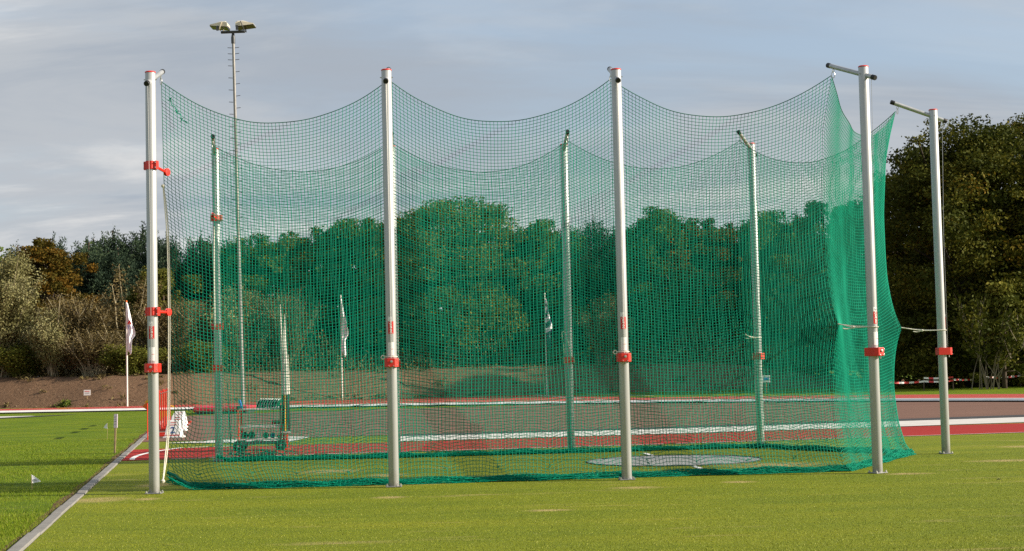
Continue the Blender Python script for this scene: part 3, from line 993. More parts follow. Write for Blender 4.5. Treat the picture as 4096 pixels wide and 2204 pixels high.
# local pull of the tie ropes towards the corner poles
cs_ = np.concatenate([bb[4][(0 if bb[0] == 0 else 1):] for bb in BAYS])
for j_, k_ in ((3, 'P4'), (4, 'P5'), (5, 'R4')):
    p_, n_ = POLES[k_]
    s0_ = BAYS[j_][4][0]
    col_ = int(np.argmin(np.abs(cs_ - s0_)))
    row_ = int(np.argmin(np.abs(full[:, col_, 2] - 1.84)))
    want = p_ + n_ * 0.585 - full[row_, col_, :2]
    g_ = np.exp(-np.abs(full[..., 2] - 1.84) / 0.42) * np.exp(-np.abs(cs_ - s0_) / 0.3)[None]
    full[..., :2] += g_[..., None] * want[None, None]
c0_ = 0
for (i, a, d_a, d_b, sacc, ph, zb, chord, na, nb_, wall) in BAYS:
    nc = len(a) - 1
    wall = full[:, c0_:c0_ + nc + 1]
    c0_ += nc
    ka, kb = ORDER[i], ORDER[i + 1]
    # fold of slack netting on the ground
    u_ = np.linspace(0, fl[-1], N_FOLD + 1)[1:]
    fo, fz = np.interp(u_, fl, FOLD[:, 0]), np.interp(u_, fl, FOLD[:, 1])
    wob = 0.62 + 0.06 * np.sin(sacc * 4.1 + i) + 0.06 * np.sin(sacc * 11.3)
    ndir = na[None] * (1 - a)[:, None] + nb_[None] * a[:, None]
    ndir /= np.linalg.norm(ndir, axis=1)[:, None]
    fxy = wall[-1][None, :, :2] - ndir[None] * (-(fo[:, None] * wob[None]))[..., None]
    shift = 0.012 * r_n.standard_normal((N_FOLD, nc + 1))
    fxy = fxy + chord[None, None] * shift[..., None]
    fzz = np.maximum(fz[:, None] * (0.8 + 0.12 * np.sin(sacc * 6.1 + fo[:, None] * 20)) + 0.006 * r_n.standard_normal((N_FOLD, nc + 1)), 0.008)
    lift = (zb - 0.09)[None] * np.linspace(1, 0.15, N_FOLD)[:, None]
    fold = np.concatenate([fxy, (fzz + np.maximum(lift, -0.02)).clip(0.008)[..., None]], -1)
    S = np.concatenate([wall, fold], 0)          # rows x cols x 3
    Vh, Qh = strands(S, TWINE)
    Vv, Qv = strands(S.transpose(1, 0, 2), TWINE)
    me = np_mesh('net_panel', np.concatenate([Vh, Vv]), np.concatenate([Qh, Qv + len(Vh)]), 'net')
    o = link_obj('net_panel', me, net)
    o['kind'] = 'stuff'
    top_line += list(wall[0][(0 if i == 0 else 1):])
    hem_line += list(np.c_[fold[2, :, :2], np.full(nc + 1, 0.03) + lift[0] * 0.9][(0 if i == 0 else 1):])
    if i == 0:
        left_edge = wall[:, 0]
    if i == 7:
        right_edge = wall[:, -1]
    TB[ka] = wall[:, 0]
    TB[kb] = wall[:, -1]
    # little knots where the net is tied down
    for q in np.arange(math.ceil(ph[0]), math.floor(ph[-1]) + 0.5):
        c_ = int(np.argmin(np.abs(ph - q)))
        tie_pts.append(S[N_WALL - 3, c_])
MB().tube(top_line, 0.0055, 5).build('top_rope', 'net_rope', net)
MB().tube(left_edge, 0.0048, 5).build('side_rope', 'net_rope', net)
MB().tube(right_edge, 0.0048, 5).build('side_rope', 'net_rope', net)
hl = np.array(hem_line)
hl[:, :2] += 0.01 * np.c_[np.sin(np.arange(len(hl)) * 0.9), np.cos(np.arange(len(hl)) * 0.7)]
hl[:, 2] += 0.012
MB().tube(hl, [0.016 + 0.003 * math.sin(k * 0.31) + 0.003 * math.sin(k * 1.7) for k in range(len(hl))], 7).build('hem_rope', 'lead', net)
rng = random.Random(4)
for p in tie_pts:
    mb = MB()
    for j in range(4):
        q = np.array(p) + [rng.uniform(-0.02, 0.02), rng.uniform(-0.015, 0.015), rng.uniform(-0.015, 0.02)]
        e = q + [rng.uniform(-0.04, 0.04), rng.uniform(-0.02, 0.02), rng.uniform(-0.03, 0.03)]
        mb.tube([q, (q + e) / 2 + [0, 0, 0.006], e], 0.004, 4)
    mb.build('tie_knot', 'net', net)
# mended tear near the top left corner
mb = MB()
w0 = left_edge[5] + np.array([0.1, 0.0, -0.02])
mend = [w0 + np.array([0.03 * j + 0.006 * (-1) ** j, -0.008, -0.045 * j + 0.01 * (-1) ** j]) for j in range(7)]
mb.tube(smooth_curve(mend, 4), 0.005, 5)
for j in (0, 3, 5, 6):
    for s in range(5):
        e = mend[j] + np.array([rng.uniform(-0.035, 0.035), -0.01, rng.uniform(-0.035, 0.035)])
        mb.tube([mend[j], e], 0.0045, 4)
tag(mb.build('mending_cord', 'net', net), kind='stuff')

# ------------------------------------------------------------------ white ropes
def rope_thing(name, label, paths, r=0.007, extra=None):
    t = thing(name, label, 'rope', tuple(paths[0][-1]), 0, 'white ropes of the cage')
    o0 = np.array(paths[0][-1])
    for q in paths:
        MB().tube(smooth_curve([np.array(p) - o0 for p in q], 6), r, 7).build('strand', 'rope', t)
    for c_, rr in (extra or []):
        mb = MB()
        for j in range(3):
            ax = [(1, 0.2, 0.1), (0.1, 1, 0.3), (0.2, 0.3, 1)][j]
            mb.torus(np.array(c_) - o0, rr, r * 1.1, ax, 12, 6)
        mb.build('knot', 'rope', t)
    return t

p1 = POLES['P1'][0]
def le(z, off=0.0):
    i_ = int(np.argmin(np.abs(left_edge[:, 2] - z)))
    return left_edge[i_] + np.array([-0.012 + off, -0.012, 0])
rp = [(p1[0] + 0.03, 19.42, 3.72), (p1[0] + 0.045, 19.42, 3.5), (p1[0] + 0.075, 19.41, 3.06), (p1[0] + 0.085, 19.4, 2.2), (p1[0] + 0.07, 19.4, 1.16), (p1[0] + 0.055, 19.39, 0.68), (p1[0] + 0.045, 19.3, 0.4), (p1[0] + 0.04, 19.2, 0.13)]
rp2 = [np.array(q) + np.array([0.018 * (1 if 0 < j < 7 else 0), 0.006, 0]) for j, q in enumerate(rp)]
rope_thing('hoisting_rope', 'double white rope hanging beside the near left pole down to its base', [rp, rp2], 0.0075, [(rp[-1], 0.02), (rp[0], 0.016)])
q1 = POLES['R1'][0]
def re(z):
    i_ = int(np.argmin(np.abs(right_edge[:, 2] - z)))
    return right_edge[i_]
rp = [re(3.75), re(3.0) + [-0.01, -0.01, 0], (re(2.2)[0] - 0.01, re(2.2)[1], 2.2), (q1[0] + 0.03, q1[1] - 0.3, 1.2), (q1[0] + 0.02, q1[1] - 0.2, 0.4), (q1[0] + 0.0, q1[1] - 0.12, 0.12)]
rope_thing('hoisting_rope', 'white rope hanging beside the far left pole behind the net', [rp], 0.009, [(rp[-1], 0.022)])
for key, lb in (('P4', 'white tie rope between net and the near right corner pole'), ('P5', 'white tie rope between net and the rightmost pole'), ('R4', 'white tie rope between net and the far right pole, behind the net')):
    p, d = POLES[key]
    i_ = int(np.argmin(np.abs(TB[key][:, 2] - 1.84)))
    q = TB[key][i_]
    side = np.array([-d[1], d[0]])
    e0 = np.array([*(p + side * 0.066), 1.80])
    e1 = np.array([*(p - side * 0.066), 1.80])
    m0 = (q + e0) / 2 + [0, 0, -0.025]
    m1 = (q + e1) / 2 + [0, 0, -0.012]
    back = np.array([*(p - d * 0.07), 1.795])
    rope_thing('tie_rope', lb, [[q, m0, e0, back, e1, m1, q + [0, 0, -0.006]], [m0 + [0.03, 0, 0.004], m0 + [-0.07, 0, -0.02], m0 + [-0.13, 0, -0.012]]], 0.0062, [(m0, 0.011)])
for key, lb in (('P2', 'short white rope loop above the red box of the second near pole'), ('P3', 'short white rope loop above the red box of the third near pole'), ('R3', 'white rope loop on the far pole left of the throwing circle'), ('R2', 'white rope loop on the far pole behind the second near pole')):
    p, d = POLES[key]
    side = np.array([-d[1], d[0]])
    sgn = 1 if key[0] == 'P' else -1
    z = 1.56
    ring = [np.array([*(p + 0.068 * (math.cos(a_) * side - math.sin(a_) * d)), z]) for a_ in np.linspace(0, 2 * math.pi, 13)]
    out = p + side * 0.075 * sgn
    if key[0] == 'P':
        lp = [np.array([*out, z]), np.array([*(out + side * sgn * 0.03), z + 0.02]), np.array([*(out + side * sgn * 0.05), z - 0.01]), np.array([*(out + side * sgn * 0.02), z - 0.025]), np.array([*out, z - 0.005])]
    else:
        lp = [np.array([*(p - 0.07 * side), z]), np.array([*(p + d * 0.1 - 0.1 * side), z + 0.2]), np.array([*(p + d * 0.15 - 0.12 * side), z + 0.38]), np.array([*(p + d * 0.12 - 0.06 * side), z + 0.36]), np.array([*(p + 0.03 * side + d * 0.07), z + 0.02])]
    rope_thing('tie_rope', lb, [ring, lp], 0.0062)

# ------------------------------------------------------------------ floodlight mast
fm = thing('floodlight_mast', 'tall grey floodlight mast with two lamp heads behind the cage on the left', 'floodlight', (-11.7, 68.6, 0))
MB().lathe([(0.085, 0.0), (0.08, 5), (0.07, 9), (0.062, 14), (0.058, 15.9)], 20).build('mast', 'mast', fm, smooth=50)
MB().lathe([(0.09, 15.75), (0.09, 16.0), (0.06, 16.15), (0.06, 16.25)], 16).build('mast_head', 'dark_metal', fm)
MB().box((0, 0, 16.25), (1.05, 0.12, 0.1)).build('crossbar', 'dark_metal', fm, smooth=0, bevel=0.01)
fm.rotation_euler = (0, -0.0137, 0)
k = 0
for z in np.arange(15.55, 5.0, -0.265):
    for s in ((-1, 1) if z > 14.9 else ((-1,) if k % 2 else (1,))):
        MB().tube([(s * 0.07, 0, z), (s * 0.25, -0.03, z + 0.01)], 0.014, 5).build('climbing_peg', 'dark_metal', fm)
    k += 1
def lamp(s):
    # slanting wedge housing whose glass faces down and outward
    cx = s * 0.56
    h = MB()
    # outline (x outward, z) : back is deep, front edge thin
    prof_ = [(-0.37, 0.0), (-0.36, 0.2), (-0.28, 0.29), (-0.02, 0.3), (0.46, 0.15), (0.47, 0.1)]
    P = []
    for y, ins in ((-0.42, 0), (-0.3, 1), (0.3, 1), (0.42, 0)):
        for (x, z) in prof_:
            zz = z if ins else (z if z < 0.25 else z - 0.06)
            P.append((cx + s * x, y + 0.1 * x, 16.42 + zz))
    n_ = len(prof_)
    F = []
    for j in range(3):
        for i_ in range(n_ - 1):
            F.append((j * n_ + i_, j * n_ + i_ + 1, (j + 1) * n_ + i_ + 1, (j + 1) * n_ + i_))
    F.append(tuple(range(n_)))
    F.append(tuple(range(4 * n_ - 1, 3 * n_ - 1, -1)))
    h.add(P, F)
    hs = h.build('lamp_housing', 'lamp_shell', fm, smooth=25)
    g_ = MB()
    g_.add([(cx + s * -0.365, -0.44, 16.425), (cx + s * 0.48, -0.36, 16.53), (cx + s * 0.48, 0.46, 16.53), (cx + s * -0.365, 0.38, 16.425), (cx + s * -0.36, -0.43, 16.385), (cx + s * 0.47, -0.35, 16.49), (cx + s * 0.47, 0.45, 16.49), (cx + s * -0.36, 0.37, 16.385)],
           [(0, 1, 2, 3), (7, 6, 5, 4), (0, 4, 5, 1), (1, 5, 6, 2), (2, 6, 7, 3), (3, 7, 4, 0)])
    g_.build('lamp_glass', 'lamp_glass', hs, smooth=0)
    st = MB()
    for y in (-0.47, 0.47):
        st.tube([(cx - s * 0.12, y, 16.66), (cx - s * 0.02, y, 16.4), (cx - s * 0.0, y * 0.85, 16.31), (cx - s * 0.0, y * 0.4, 16.3)], 0.028, 6)
    st.build('stirrup', 'lamp_shell' if s < 0 else 'dark_metal', hs)
    MB().box((cx - 0.3 if s > 0 else cx - 0.1, -0.43, 16.36), (0.1, 0.1, 0.22)).build('ballast_box', 'dark_metal', hs, smooth=0)
lamp(-1)
lamp(1)
for ch in fm.children:
    if ch.name.startswith('lamp_housing'):
        ch.location = (0, 0, 16.3 * 0.1)
        ch.scale = (0.92, 0.9, 0.9)

# ------------------------------------------------------------------ flags
def flag(loc, h, label, kind, seed, fl_top=0.97, fl_len=2.3, wmax=0.34, rp_=0.028):
    t = thing('flag', label, 'flag', loc)
    MB().lathe([(rp_, 0), (rp_ * 0.85, h)], 12).build('flag_pole', 'white_pole', t, smooth=50)
    MB().lathe([(0.035, h), (0.04, h + 0.05), (0.02, h + 0.08)], 10).build('pole_tip', 'orange' if kind == 'lettered' else 'white_pole', t)
    r = np.random.default_rng(seed)
    nu, nv = 15, 26
    P = []
    for j in range(nv + 1):
        v = j / nv
        z = h * fl_top - v * fl_len
        w = wmax * float(np.interp(v, [0, 0.15, 0.35, 0.55, 0.62, 0.7, 0.85, 0.95, 1.0], [0.1, 0.28, 0.6, 1.0, 0.95, 0.55, 0.62, 0.66, 0.45]))
        for i_ in range(nu + 1):
            u = i_ / nu
            x = 0.02 + u * w + 0.02 * math.sin(v * 7 + seed)
            y = (0.09 * math.sin(u * 10 + v * 5 + seed) + 0.04 * math.sin(u * 4 - v * 13)) * (0.25 + u)
            P.append((x, y, z - 0.22 * u * (0.3 + v)))
    F, mi = [], []
    for j in range(nv):
        for i_ in range(nu):
            F.append((j * (nu + 1) + i_, j * (nu + 1) + i_ + 1, (j + 1) * (nu + 1) + i_ + 1, (j + 1) * (nu + 1) + i_))
            v = (j + 0.5) / nv
            if kind == 'navy':
                mi.append(1 if (int(v * 9 + i_ * 0.12) % 2 or v > 0.75) and v > 0.1 else 0)
            elif kind == 'dotted':
                mi.append(1 if (j in (9, 14, 18) and i_ % 7 == 3) else 0)
            else:
                mi.append(2 if 9 <= j <= 10 and (2 < i_ < 12) and (i_ + j) % 2 == 0 else 0)
    me = bpy.data.meshes.new('flag_cloth')
    me.from_pydata(P, [], F)
    for a_ in ('cloth', {'navy': 'navy_cloth', 'dotted': 'print_red', 'lettered': 'print_blue'}[kind], 'print_red'):
        me.materials.append(M[a_])
    me.polygons.foreach_set('material_index', mi)
    me.polygons.foreach_set('use_smooth', [True] * len(F))
    o = link_obj('flag_cloth', me, t)
    sol = o.modifiers.new('thickness', 'SOLIDIFY')
    sol.thickness = 0.006
    if kind == 'lettered':
        mw = Matrix.Translation((0.2, -0.13, h * fl_top - fl_len * 0.54)) @ Matrix.Rotation(rad(90), 4, 'X')
        flat_text('TIE', 0.22, 'print_blue', o, mw)
        MB().add([(0.06, -0.12, h * fl_top - 0.95), (0.18, -0.13, h * fl_top - 0.78), (0.26, -0.13, h * fl_top - 0.98), (0.2, -0.13, h * fl_top - 1.0), (0.17, -0.13, h * fl_top - 0.92), (0.12, -0.12, h * fl_top - 1.0)], [(0, 1, 2, 3, 4, 5)]).build('chevron', 'print_red', o, smooth=0)
    return t
flag((-17.5, 72.0, 0), 4.72, 'white drooping flag with blue letters and a red chevron left of the cage', 'lettered', 3, 0.995, 2.1, 0.36, 0.04)
flag((-8.26, 76.4, 0), 4.95, 'white drooping flag with small red marks, seen through net left of second near pole', 'dotted', 5, 0.99, 2.6, 0.32)
flag((1.58, 78.0, 0), 4.9, 'navy and white striped drooping flag seen through the net in the middle', 'navy', 8, 0.96, 2.2, 0.36)

# ------------------------------------------------------------------ implement cart with shots, discs and javelins
ct = thing('implement_cart', 'red framed implement cart with pale trays on black wheels behind the net', 'cart', (-4.58, 28.75, 0), 0.02)
for sx, mt in ((-0.38, 'hurdle_red'), (0.38, 'maroon')):
    for sy in (-0.2, 0.2):
        MB().box((sx, sy, 0.44), (0.034, 0.034, 0.7)).build('upright', mt, ct, smooth=0, bevel=0.003)
    MB().box((sx, 0, 0.79), (0.05, 0.46, 0.05)).build('top_rail', 'black', ct, smooth=0)
for z, dz in ((0.74, 0.03), (0.43, 0.05), (0.205, 0.03)):
    mb = MB()
    mb.box((0, 0, z), (0.72, 0.4, dz * 0.4))
    mb.box((0, -0.2, z + 0.01), (0.74, 0.01, dz * 0.8)).box((0, 0.2, z + 0.01), (0.74, 0.01, dz * 0.8))
    mb.build('tray', 'tray', ct, smooth=0)
MB().box((0, -0.205, 0.155), (0.7, 0.02, 0.06)).build('axle_beam', 'dark_metal', ct, smooth=0)
for sx in (-0.38, 0.38):
    for sy in (-0.24, 0.24):
        w = MB().lathe([(0.06, -0.022), (0.092, -0.02), (0.1, -0.008), (0.1, 0.008), (0.092, 0.02), (0.06, 0.022)], 24, (sx, sy, 0.1), (0, 1, 0)).build('wheel', 'rubber', ct)
        MB().lathe([(0.022, -0.028), (0.022, 0.028)], 12, (sx, sy, 0.1), (0, 1, 0)).build('hub', 'steel', w)
MB().box((-0.345, -0.1, 0.85), (0.03, 0.16, 0.16), rot=Matrix.Rotation(-0.3, 3, 'Y')).build('side_panel', 'blue', ct, smooth=0)
MB().box((0.3, -0.18, 0.51), (0.16, 0.05, 0.07)).build('handle_block', 'maroon', ct, smooth=0)
# javelin holder at the right end
MB().box((0.47, -0.14, 0.16), (0.045, 0.045, 0.32)).box((0.47, -0.14, 0.02), (0.12, 0.16, 0.03)).build('javelin_stand', 'hurdle_red', ct, smooth=0)
MB().box((0.46, -0.14, 0.33), (0.16, 0.16, 0.025)).build('stand_plate', 'tray', ct, smooth=0)
CX_, CY_ = -4.58, 28.75
def ball(name, x, z, r, mat, label, spot=None):
    o = MB().lathe([(r * math.sin(math.pi * j / 12) + 1e-4, -r * math.cos(math.pi * j / 12)) for j in range(13)], 24, (0, 0, 0)).build(name, mat, None, smooth=60)
    o.location = (CX_ + x, CY_ - 0.1, 0.225 + r)
    tag(o, label, 'shot', 'shots on the lower tray')
ball('shot', -0.28, 0, 0.062, 'dark_shot', 'leftmost dark green shot on the lower tray of the cart')
ball('shot', -0.155, 0, 0.064, 'dark_shot', 'second dark green shot from the left on the cart')
ball('shot', 0.1, 0, 0.055, 'green_shot', 'bright green shot on the lower tray of the cart')
ball('shot', 0.22, 0, 0.048, 'blue_shot', 'blue shot on the lower tray of the cart')
o = MB().lathe([(0.028, 0), (0.03, 0.01), (0.03, 0.1), (0.022, 0.115), (0.022, 0.125)], 16).build('white_bottle', 'white_board', None)
o.location = (CX_ - 0.025, CY_ - 0.1, 0.226)
tag(o, 'small white bottle between the shots on the lower tray', 'bottle')
o = MB().lathe([(0.03 * math.sin(math.pi * j / 10) + 1e-4, -0.03 * math.cos(math.pi * j / 10)) for j in range(11)], 16).build('hammer_ball', 'maroon', None)
o.location = (CX_ + 0.325, CY_ - 0.08, 0.255)
tag(o, 'small maroon ball at the right end of the lower tray', 'shot', 'shots on the lower tray')
DL = ['leftmost', 'second', 'third', 'fourth', 'fifth', 'sixth', 'seventh', 'eighth', 'rightmost']
for j in range(9):
    t = thing('throwing_disc', '%s pale rimmed green disc%s in the row on the top tray' % (DL[j], '' if j in (0, 8) else ' from the left'), 'disc', (CX_ - 0.03 + j * 0.044, CY_, 0.765 + 0.088), 0, 'discs on the top tray')
    ax = Vector((0.86, -0.25, -0.42)).normalized()
    MB().lathe([(0.03, -0.018), (0.082, -0.007), (0.082, 0.007), (0.03, 0.018)], 24, (0, 0, 0), ax).build('disc_body', 'green_disc', t)
    MB().torus((0, 0, 0), 0.085, 0.006, ax, 24, 6).build('rim', 'white_board', t)
JL = [('tallest white javelin with a black tail, leftmost in the cart stand', -0.045, 0.0, 2.62, 'black', -0.024),
      ('white javelin with a yellow tail in the middle of the cart stand', 0.0, -0.025, 2.3, 'yellow', -0.012),
      ('white javelin with a black tail, behind the yellow tailed one', 0.02, 0.03, 2.45, 'black', -0.02),
      ('white javelin with a dark tail, second from the right in the cart stand', 0.035, -0.02, 1.95, 'dark_metal', -0.004),
      ('shortest white javelin, rightmost in the cart stand', 0.062, 0.01, 1.72, 'black', -0.002)]
for lb, x, y, h, tc, ln in JL:
    t = thing('javelin', lb, 'javelin', (CX_ + 0.46 + x, CY_ - 0.14 + y, 0.345), 0, 'javelins in the cart stand')
    hh = h - 0.345
    MB().tube([(ln * 0.66 * k_, 0, 0.66 + (hh - 0.66) * k_) for k_ in (0, 0.25, 0.55, 0.8, 1)], [0.02, 0.02, 0.017, 0.011, 0.003], 8).build('shaft', 'white_pole', t)
    MB().tube([(0, 0, 0), (0, 0, 0.66)], [0.014, 0.018], 8).build('tail', tc, t)

# ------------------------------------------------------------------ hurdles, lane boxes, small field things
def hurdle(y, label):
    fx = lambda yy: -7.914 - 0.1745 * (yy - 34.35)
    t = thing('hurdle', label, 'hurdle', (fx(y), y, 0.012), 0, 'red hurdles standing in a row')
    L = 1.18
    dx = -0.1745 * L
    for q in (0, 1):
        up = MB().box((q * dx, q * L, 0.5), (0.032, 0.032, 0.96)).build('upright', 'hurdle_red', t, smooth=0, bevel=0.004)
        MB().box((q * dx + 0.3, q * L, 0.03), (0.62, 0.055, 0.045)).build('foot', 'hurdle_red', t, smooth=0, bevel=0.004)
        MB().lathe([(0.012, 0), (0.012, 0.03)], 8, (q * dx + 0.026, q * L, 0.93), (1, 0, 0)).build('bolt', 'steel', up)
    ang = math.atan2(L, dx)
    MB().box((dx / 2 - 0.035, L / 2, 0.97), (1.26, 0.022, 0.075), ang).build('top_board', 'hurdle_board', t, smooth=0)
for y, lb in ((35.9, 'nearest red hurdle mostly hidden behind the near left pole'), (39.55, 'red hurdle right beside the near left pole, nearest in the visible row'), (42.0, 'middle red hurdle of the row behind the white rope'), (44.5, 'farthest red hurdle of the row, next to the net edge')):
    hurdle(y, lb)
t = thing('marker_flag', 'small red and yellow marker flag on a red rod left of the near left pole', 'marker flag', (-7.93, 34.4, 0.012))
MB().tube([(0, 0, 0), (0, 0, 0.78)], 0.011, 6).build('rod', 'hurdle_red', t)
MB().add([(0.02, 0, 0.62), (-0.12, 0.02, 0.72), (0.02, 0, 0.83), (0.02, 0.015, 0.62), (-0.12, 0.035, 0.72), (0.02, 0.015, 0.83)], [(0, 1, 2), (5, 4, 3), (0, 3, 4, 1), (1, 4, 5, 2), (2, 5, 3, 0)]).build('pennant', 'orange', t, smooth=0)
MB().add([(0.02, -0.003, 0.80), (-0.07, 0.007, 0.80), (0.02, -0.003, 0.87), (0.02, 0.02, 0.80), (-0.07, 0.03, 0.80), (0.02, 0.02, 0.87)], [(0, 1, 2), (5, 4, 3), (0, 3, 4, 1), (1, 4, 5, 2), (2, 5, 3, 0)]).build('pennant_tip', 'yellow', t, smooth=0)

def lane_box(x, y, label, digit=None, s=1.0):
    t = thing('lane_number_box', label, 'number box', (x, y, 0.012), 0.0, 'white lane number boxes')
    w0, w1, h, d0, d1 = 0.18 * s, 0.125 * s, 0.38 * s, 0.17 * s, 0.08 * s
    MB().add([(-w0, -d0, 0.03), (w0, -d0, 0.03), (w0, d0, 0.03), (-w0, d0, 0.03), (-w1, -d1, h), (w1, -d1, h), (w1, d1, h), (-w1, d1, h)],
             [(3, 2, 1, 0), (4, 5, 6, 7), (0, 1, 5, 4), (1, 2, 6, 5), (2, 3, 7, 6), (3, 0, 4, 7)]).build('box_body', 'white_board', t, smooth=0, bevel=0.006)
    MB().box((0, 0, 0.015), (2 * w0 + 0.06, 2 * d0 + 0.05, 0.03)).build('base', 'white_board', t, smooth=0, bevel=0.004)
    sl = math.atan2(d0 - d1, h - 0.03)
    def front(z, x_=0.0, lift=0.004):
        yy = -d0 + (d0 - d1) * (z - 0.03) / (h - 0.03) - lift
        return Matrix.Translation((x_, yy, z)) @ Matrix.Rotation(rad(90) - sl, 4, 'X')
    R_ = (Matrix.Rotation(-sl, 3, 'X'))
    fr_ = front(0.06).translation
    MB().box(tuple(fr_), (2 * w0 - 0.04, 0.004, 0.022), rot=R_).build('red_stripe', 'print_red', t, smooth=0)
    for z, ww in ((0.335 * s, 0.12), (0.285 * s, 0.15)):
        MB().box(tuple(front(z, 0.01).translation), (ww * s, 0.004, 0.012), rot=R_).build('print_line', 'print_red', t, smooth=0)
    if digit:
        flat_text(digit, 0.2 * s, 'print_blue', t, front(0.165 * s, 0.0, 0.006), bold=0.004)
lane_box(-7.55, 35.3, 'nearest white number box with a blue digit two beside the white rope', '2')
lane_box(-8.33, 39.4, 'second white number box, behind the one with the digit two')
lane_box(-8.79, 41.7, 'third white number box in the receding row')
lane_box(-9.22, 43.9, 'farthest white number box in the receding row')

t = thing('landing_mat', 'low crimson landing mat on a dark base near the running track', 'mat', (-10.2, 56.2, 0), 0.02)
MB().box((0, 0, 0.17), (1.9, 2.2, 0.18)).build('mat_cover', 'mat_red', t, smooth=0, bevel=0.05)
MB().box((0, 0, 0.04), (1.8, 2.1, 0.08)).build('base', 'dark_metal', t, smooth=0)

t = thing('marker_stake', 'wooden stake with a laminated paper wrapped round its top on the left lawn', 'stake', (-7.29, 29.06, 0))
MB().box((0, 0, 0.33), (0.035, 0.026, 0.7), rot=Matrix.Rotation(0.035, 3, 'Y')).build('stake', 'wood', t, smooth=0, bevel=0.003)
pp = MB().box((0.013, 0, 0.585), (0.062, 0.034, 0.25), rot=Matrix.Rotation(0.03, 3, 'Y')).build('paper', 'paper', t, smooth=0)
for k, (z, w_) in enumerate(((0.66, 0.03), (0.62, 0.024), (0.58, 0.03), (0.53, 0.02))):
    MB().box((0.016, -0.0185, z), (w_, 0.002, 0.012)).build('print_line', 'print_grey', pp, smooth=0)

def pennant(loc, h, s, label, rz, spotted):
    t = thing('marker_pennant', label, 'marker flag', loc, rz, 'small pennants stuck in the lawn')
    MB().tube([(0.008, 0, 0), (0.0, 0, h)], 0.0032, 6).build('wire', 'wood', t)
    P = []
    n_ = 6
    for i_ in range(n_ + 1):
        u = i_ / n_
        y = 0.012 * math.sin(u * 5)
        P += [(u * s, y, h - u * s * 0.78), (u * s, y, h - s * 1.0 + u * s * 0.18)]
    me = bpy.data.meshes.new('pennant')
    me.from_pydata(P, [], [(2 * i_, 2 * i_ + 1, 2 * i_ + 3, 2 * i_ + 2) for i_ in range(n_)])
    me.materials.append(M['cloth'])
    o = link_obj('pennant', me, t)
    sm_ = o.modifiers.new('thickness', 'SOLIDIFY')
    sm_.thickness = 0.002
    MB().box((s * 0.42, 0.004, h - s * 0.62), (s * 0.3, 0.012, s * 0.1), rot=Matrix.Rotation(0.35, 3, 'Y')).build('print_mark', spotted, o, smooth=0)
    return t
pennant((-6.1, 20.1, 0), 0.195, 0.115, 'small white triangular pennant stuck in the lawn at the lower left', 0.15, 'print_grey')
pennant((-9.1, 35.6, 0), 0.36, 0.13, 'tiny white and red pennant in the lawn beside the wooden stake', 2.6, 'orange')

# thin dark rod beside the cart
t = thing('marker_rod', 'thin dark green rod standing left of the implement cart', 'rod', (-4.92, 27.6, 0.01))
MB().tube([(0, 0, 0), (-0.02, 0, 0.6), (-0.045, 0, 1.22)], [0.012, 0.011, 0.008], 7).build('rod', 'dark_shot', t)
MB().lathe([(0.05, 0), (0.045, 0.02), (0.015, 0.03)], 12).build('foot', 'dark_shot', t)
# slack netting bundled behind the far left pole
mb = MB()
rng = random.Random(9)
for j in range(90):
    a = np.array([rng.uniform(-4.62, -3.7), rng.uniform(25.7, 26.2), rng.uniform(0.01, 0.13)])
    e = a + [rng.uniform(-0.2, 0.2), rng.uniform(-0.1, 0.1), rng.uniform(-0.06, 0.06)]
    e[2] = max(e[2], 0.012)
    mb.tube([a, (a + e) / 2 + [0, 0, 0.02], e], 0.006, 4)
o = mb.build('spare_netting', 'lead', None)
tag(o, 'bundle of spare dark green netting lying behind the far left pole', 'netting', kind='stuff')

def sign(loc, w, h, ph, label, face, prints, rz=0.0):
    t = thing('small_sign', label, 'sign', loc, rz)
    MB().box((0, 0.012, ph / 2 - 0.1), (0.035, 0.02, ph + 0.2)).build('post', 'wood', t, smooth=0)
    f = MB().box((0, 0, ph), (w, 0.012, h)).build('board', face, t, smooth=0, bevel=0.002)
    for k, (z, ww, hh, mt) in enumerate(prints):
        MB().box((0, -0.008, ph + z), (ww, 0.003, hh), ).build('print_line', mt, f, smooth=0)
sx, sy = -19.74, 73.6
sign((sx, sy, bank_z(sx, sy)), 0.31, 0.25, 0.3, 'small white notice sign standing on the brown earth bank', 'white_board', [(0.06, 0.22, 0.03, 'print_red'), (-0.01, 0.24, 0.015, 'print_grey'), (-0.05, 0.2, 0.015, 'print_grey')], 0.05)
sign((11.0, 69.6, 0), 0.34, 0.3, 0.62, 'small pale blue sign on a short post beyond the track', 'white_board', [(0.0, 0.24, 0.12, 'blue')])

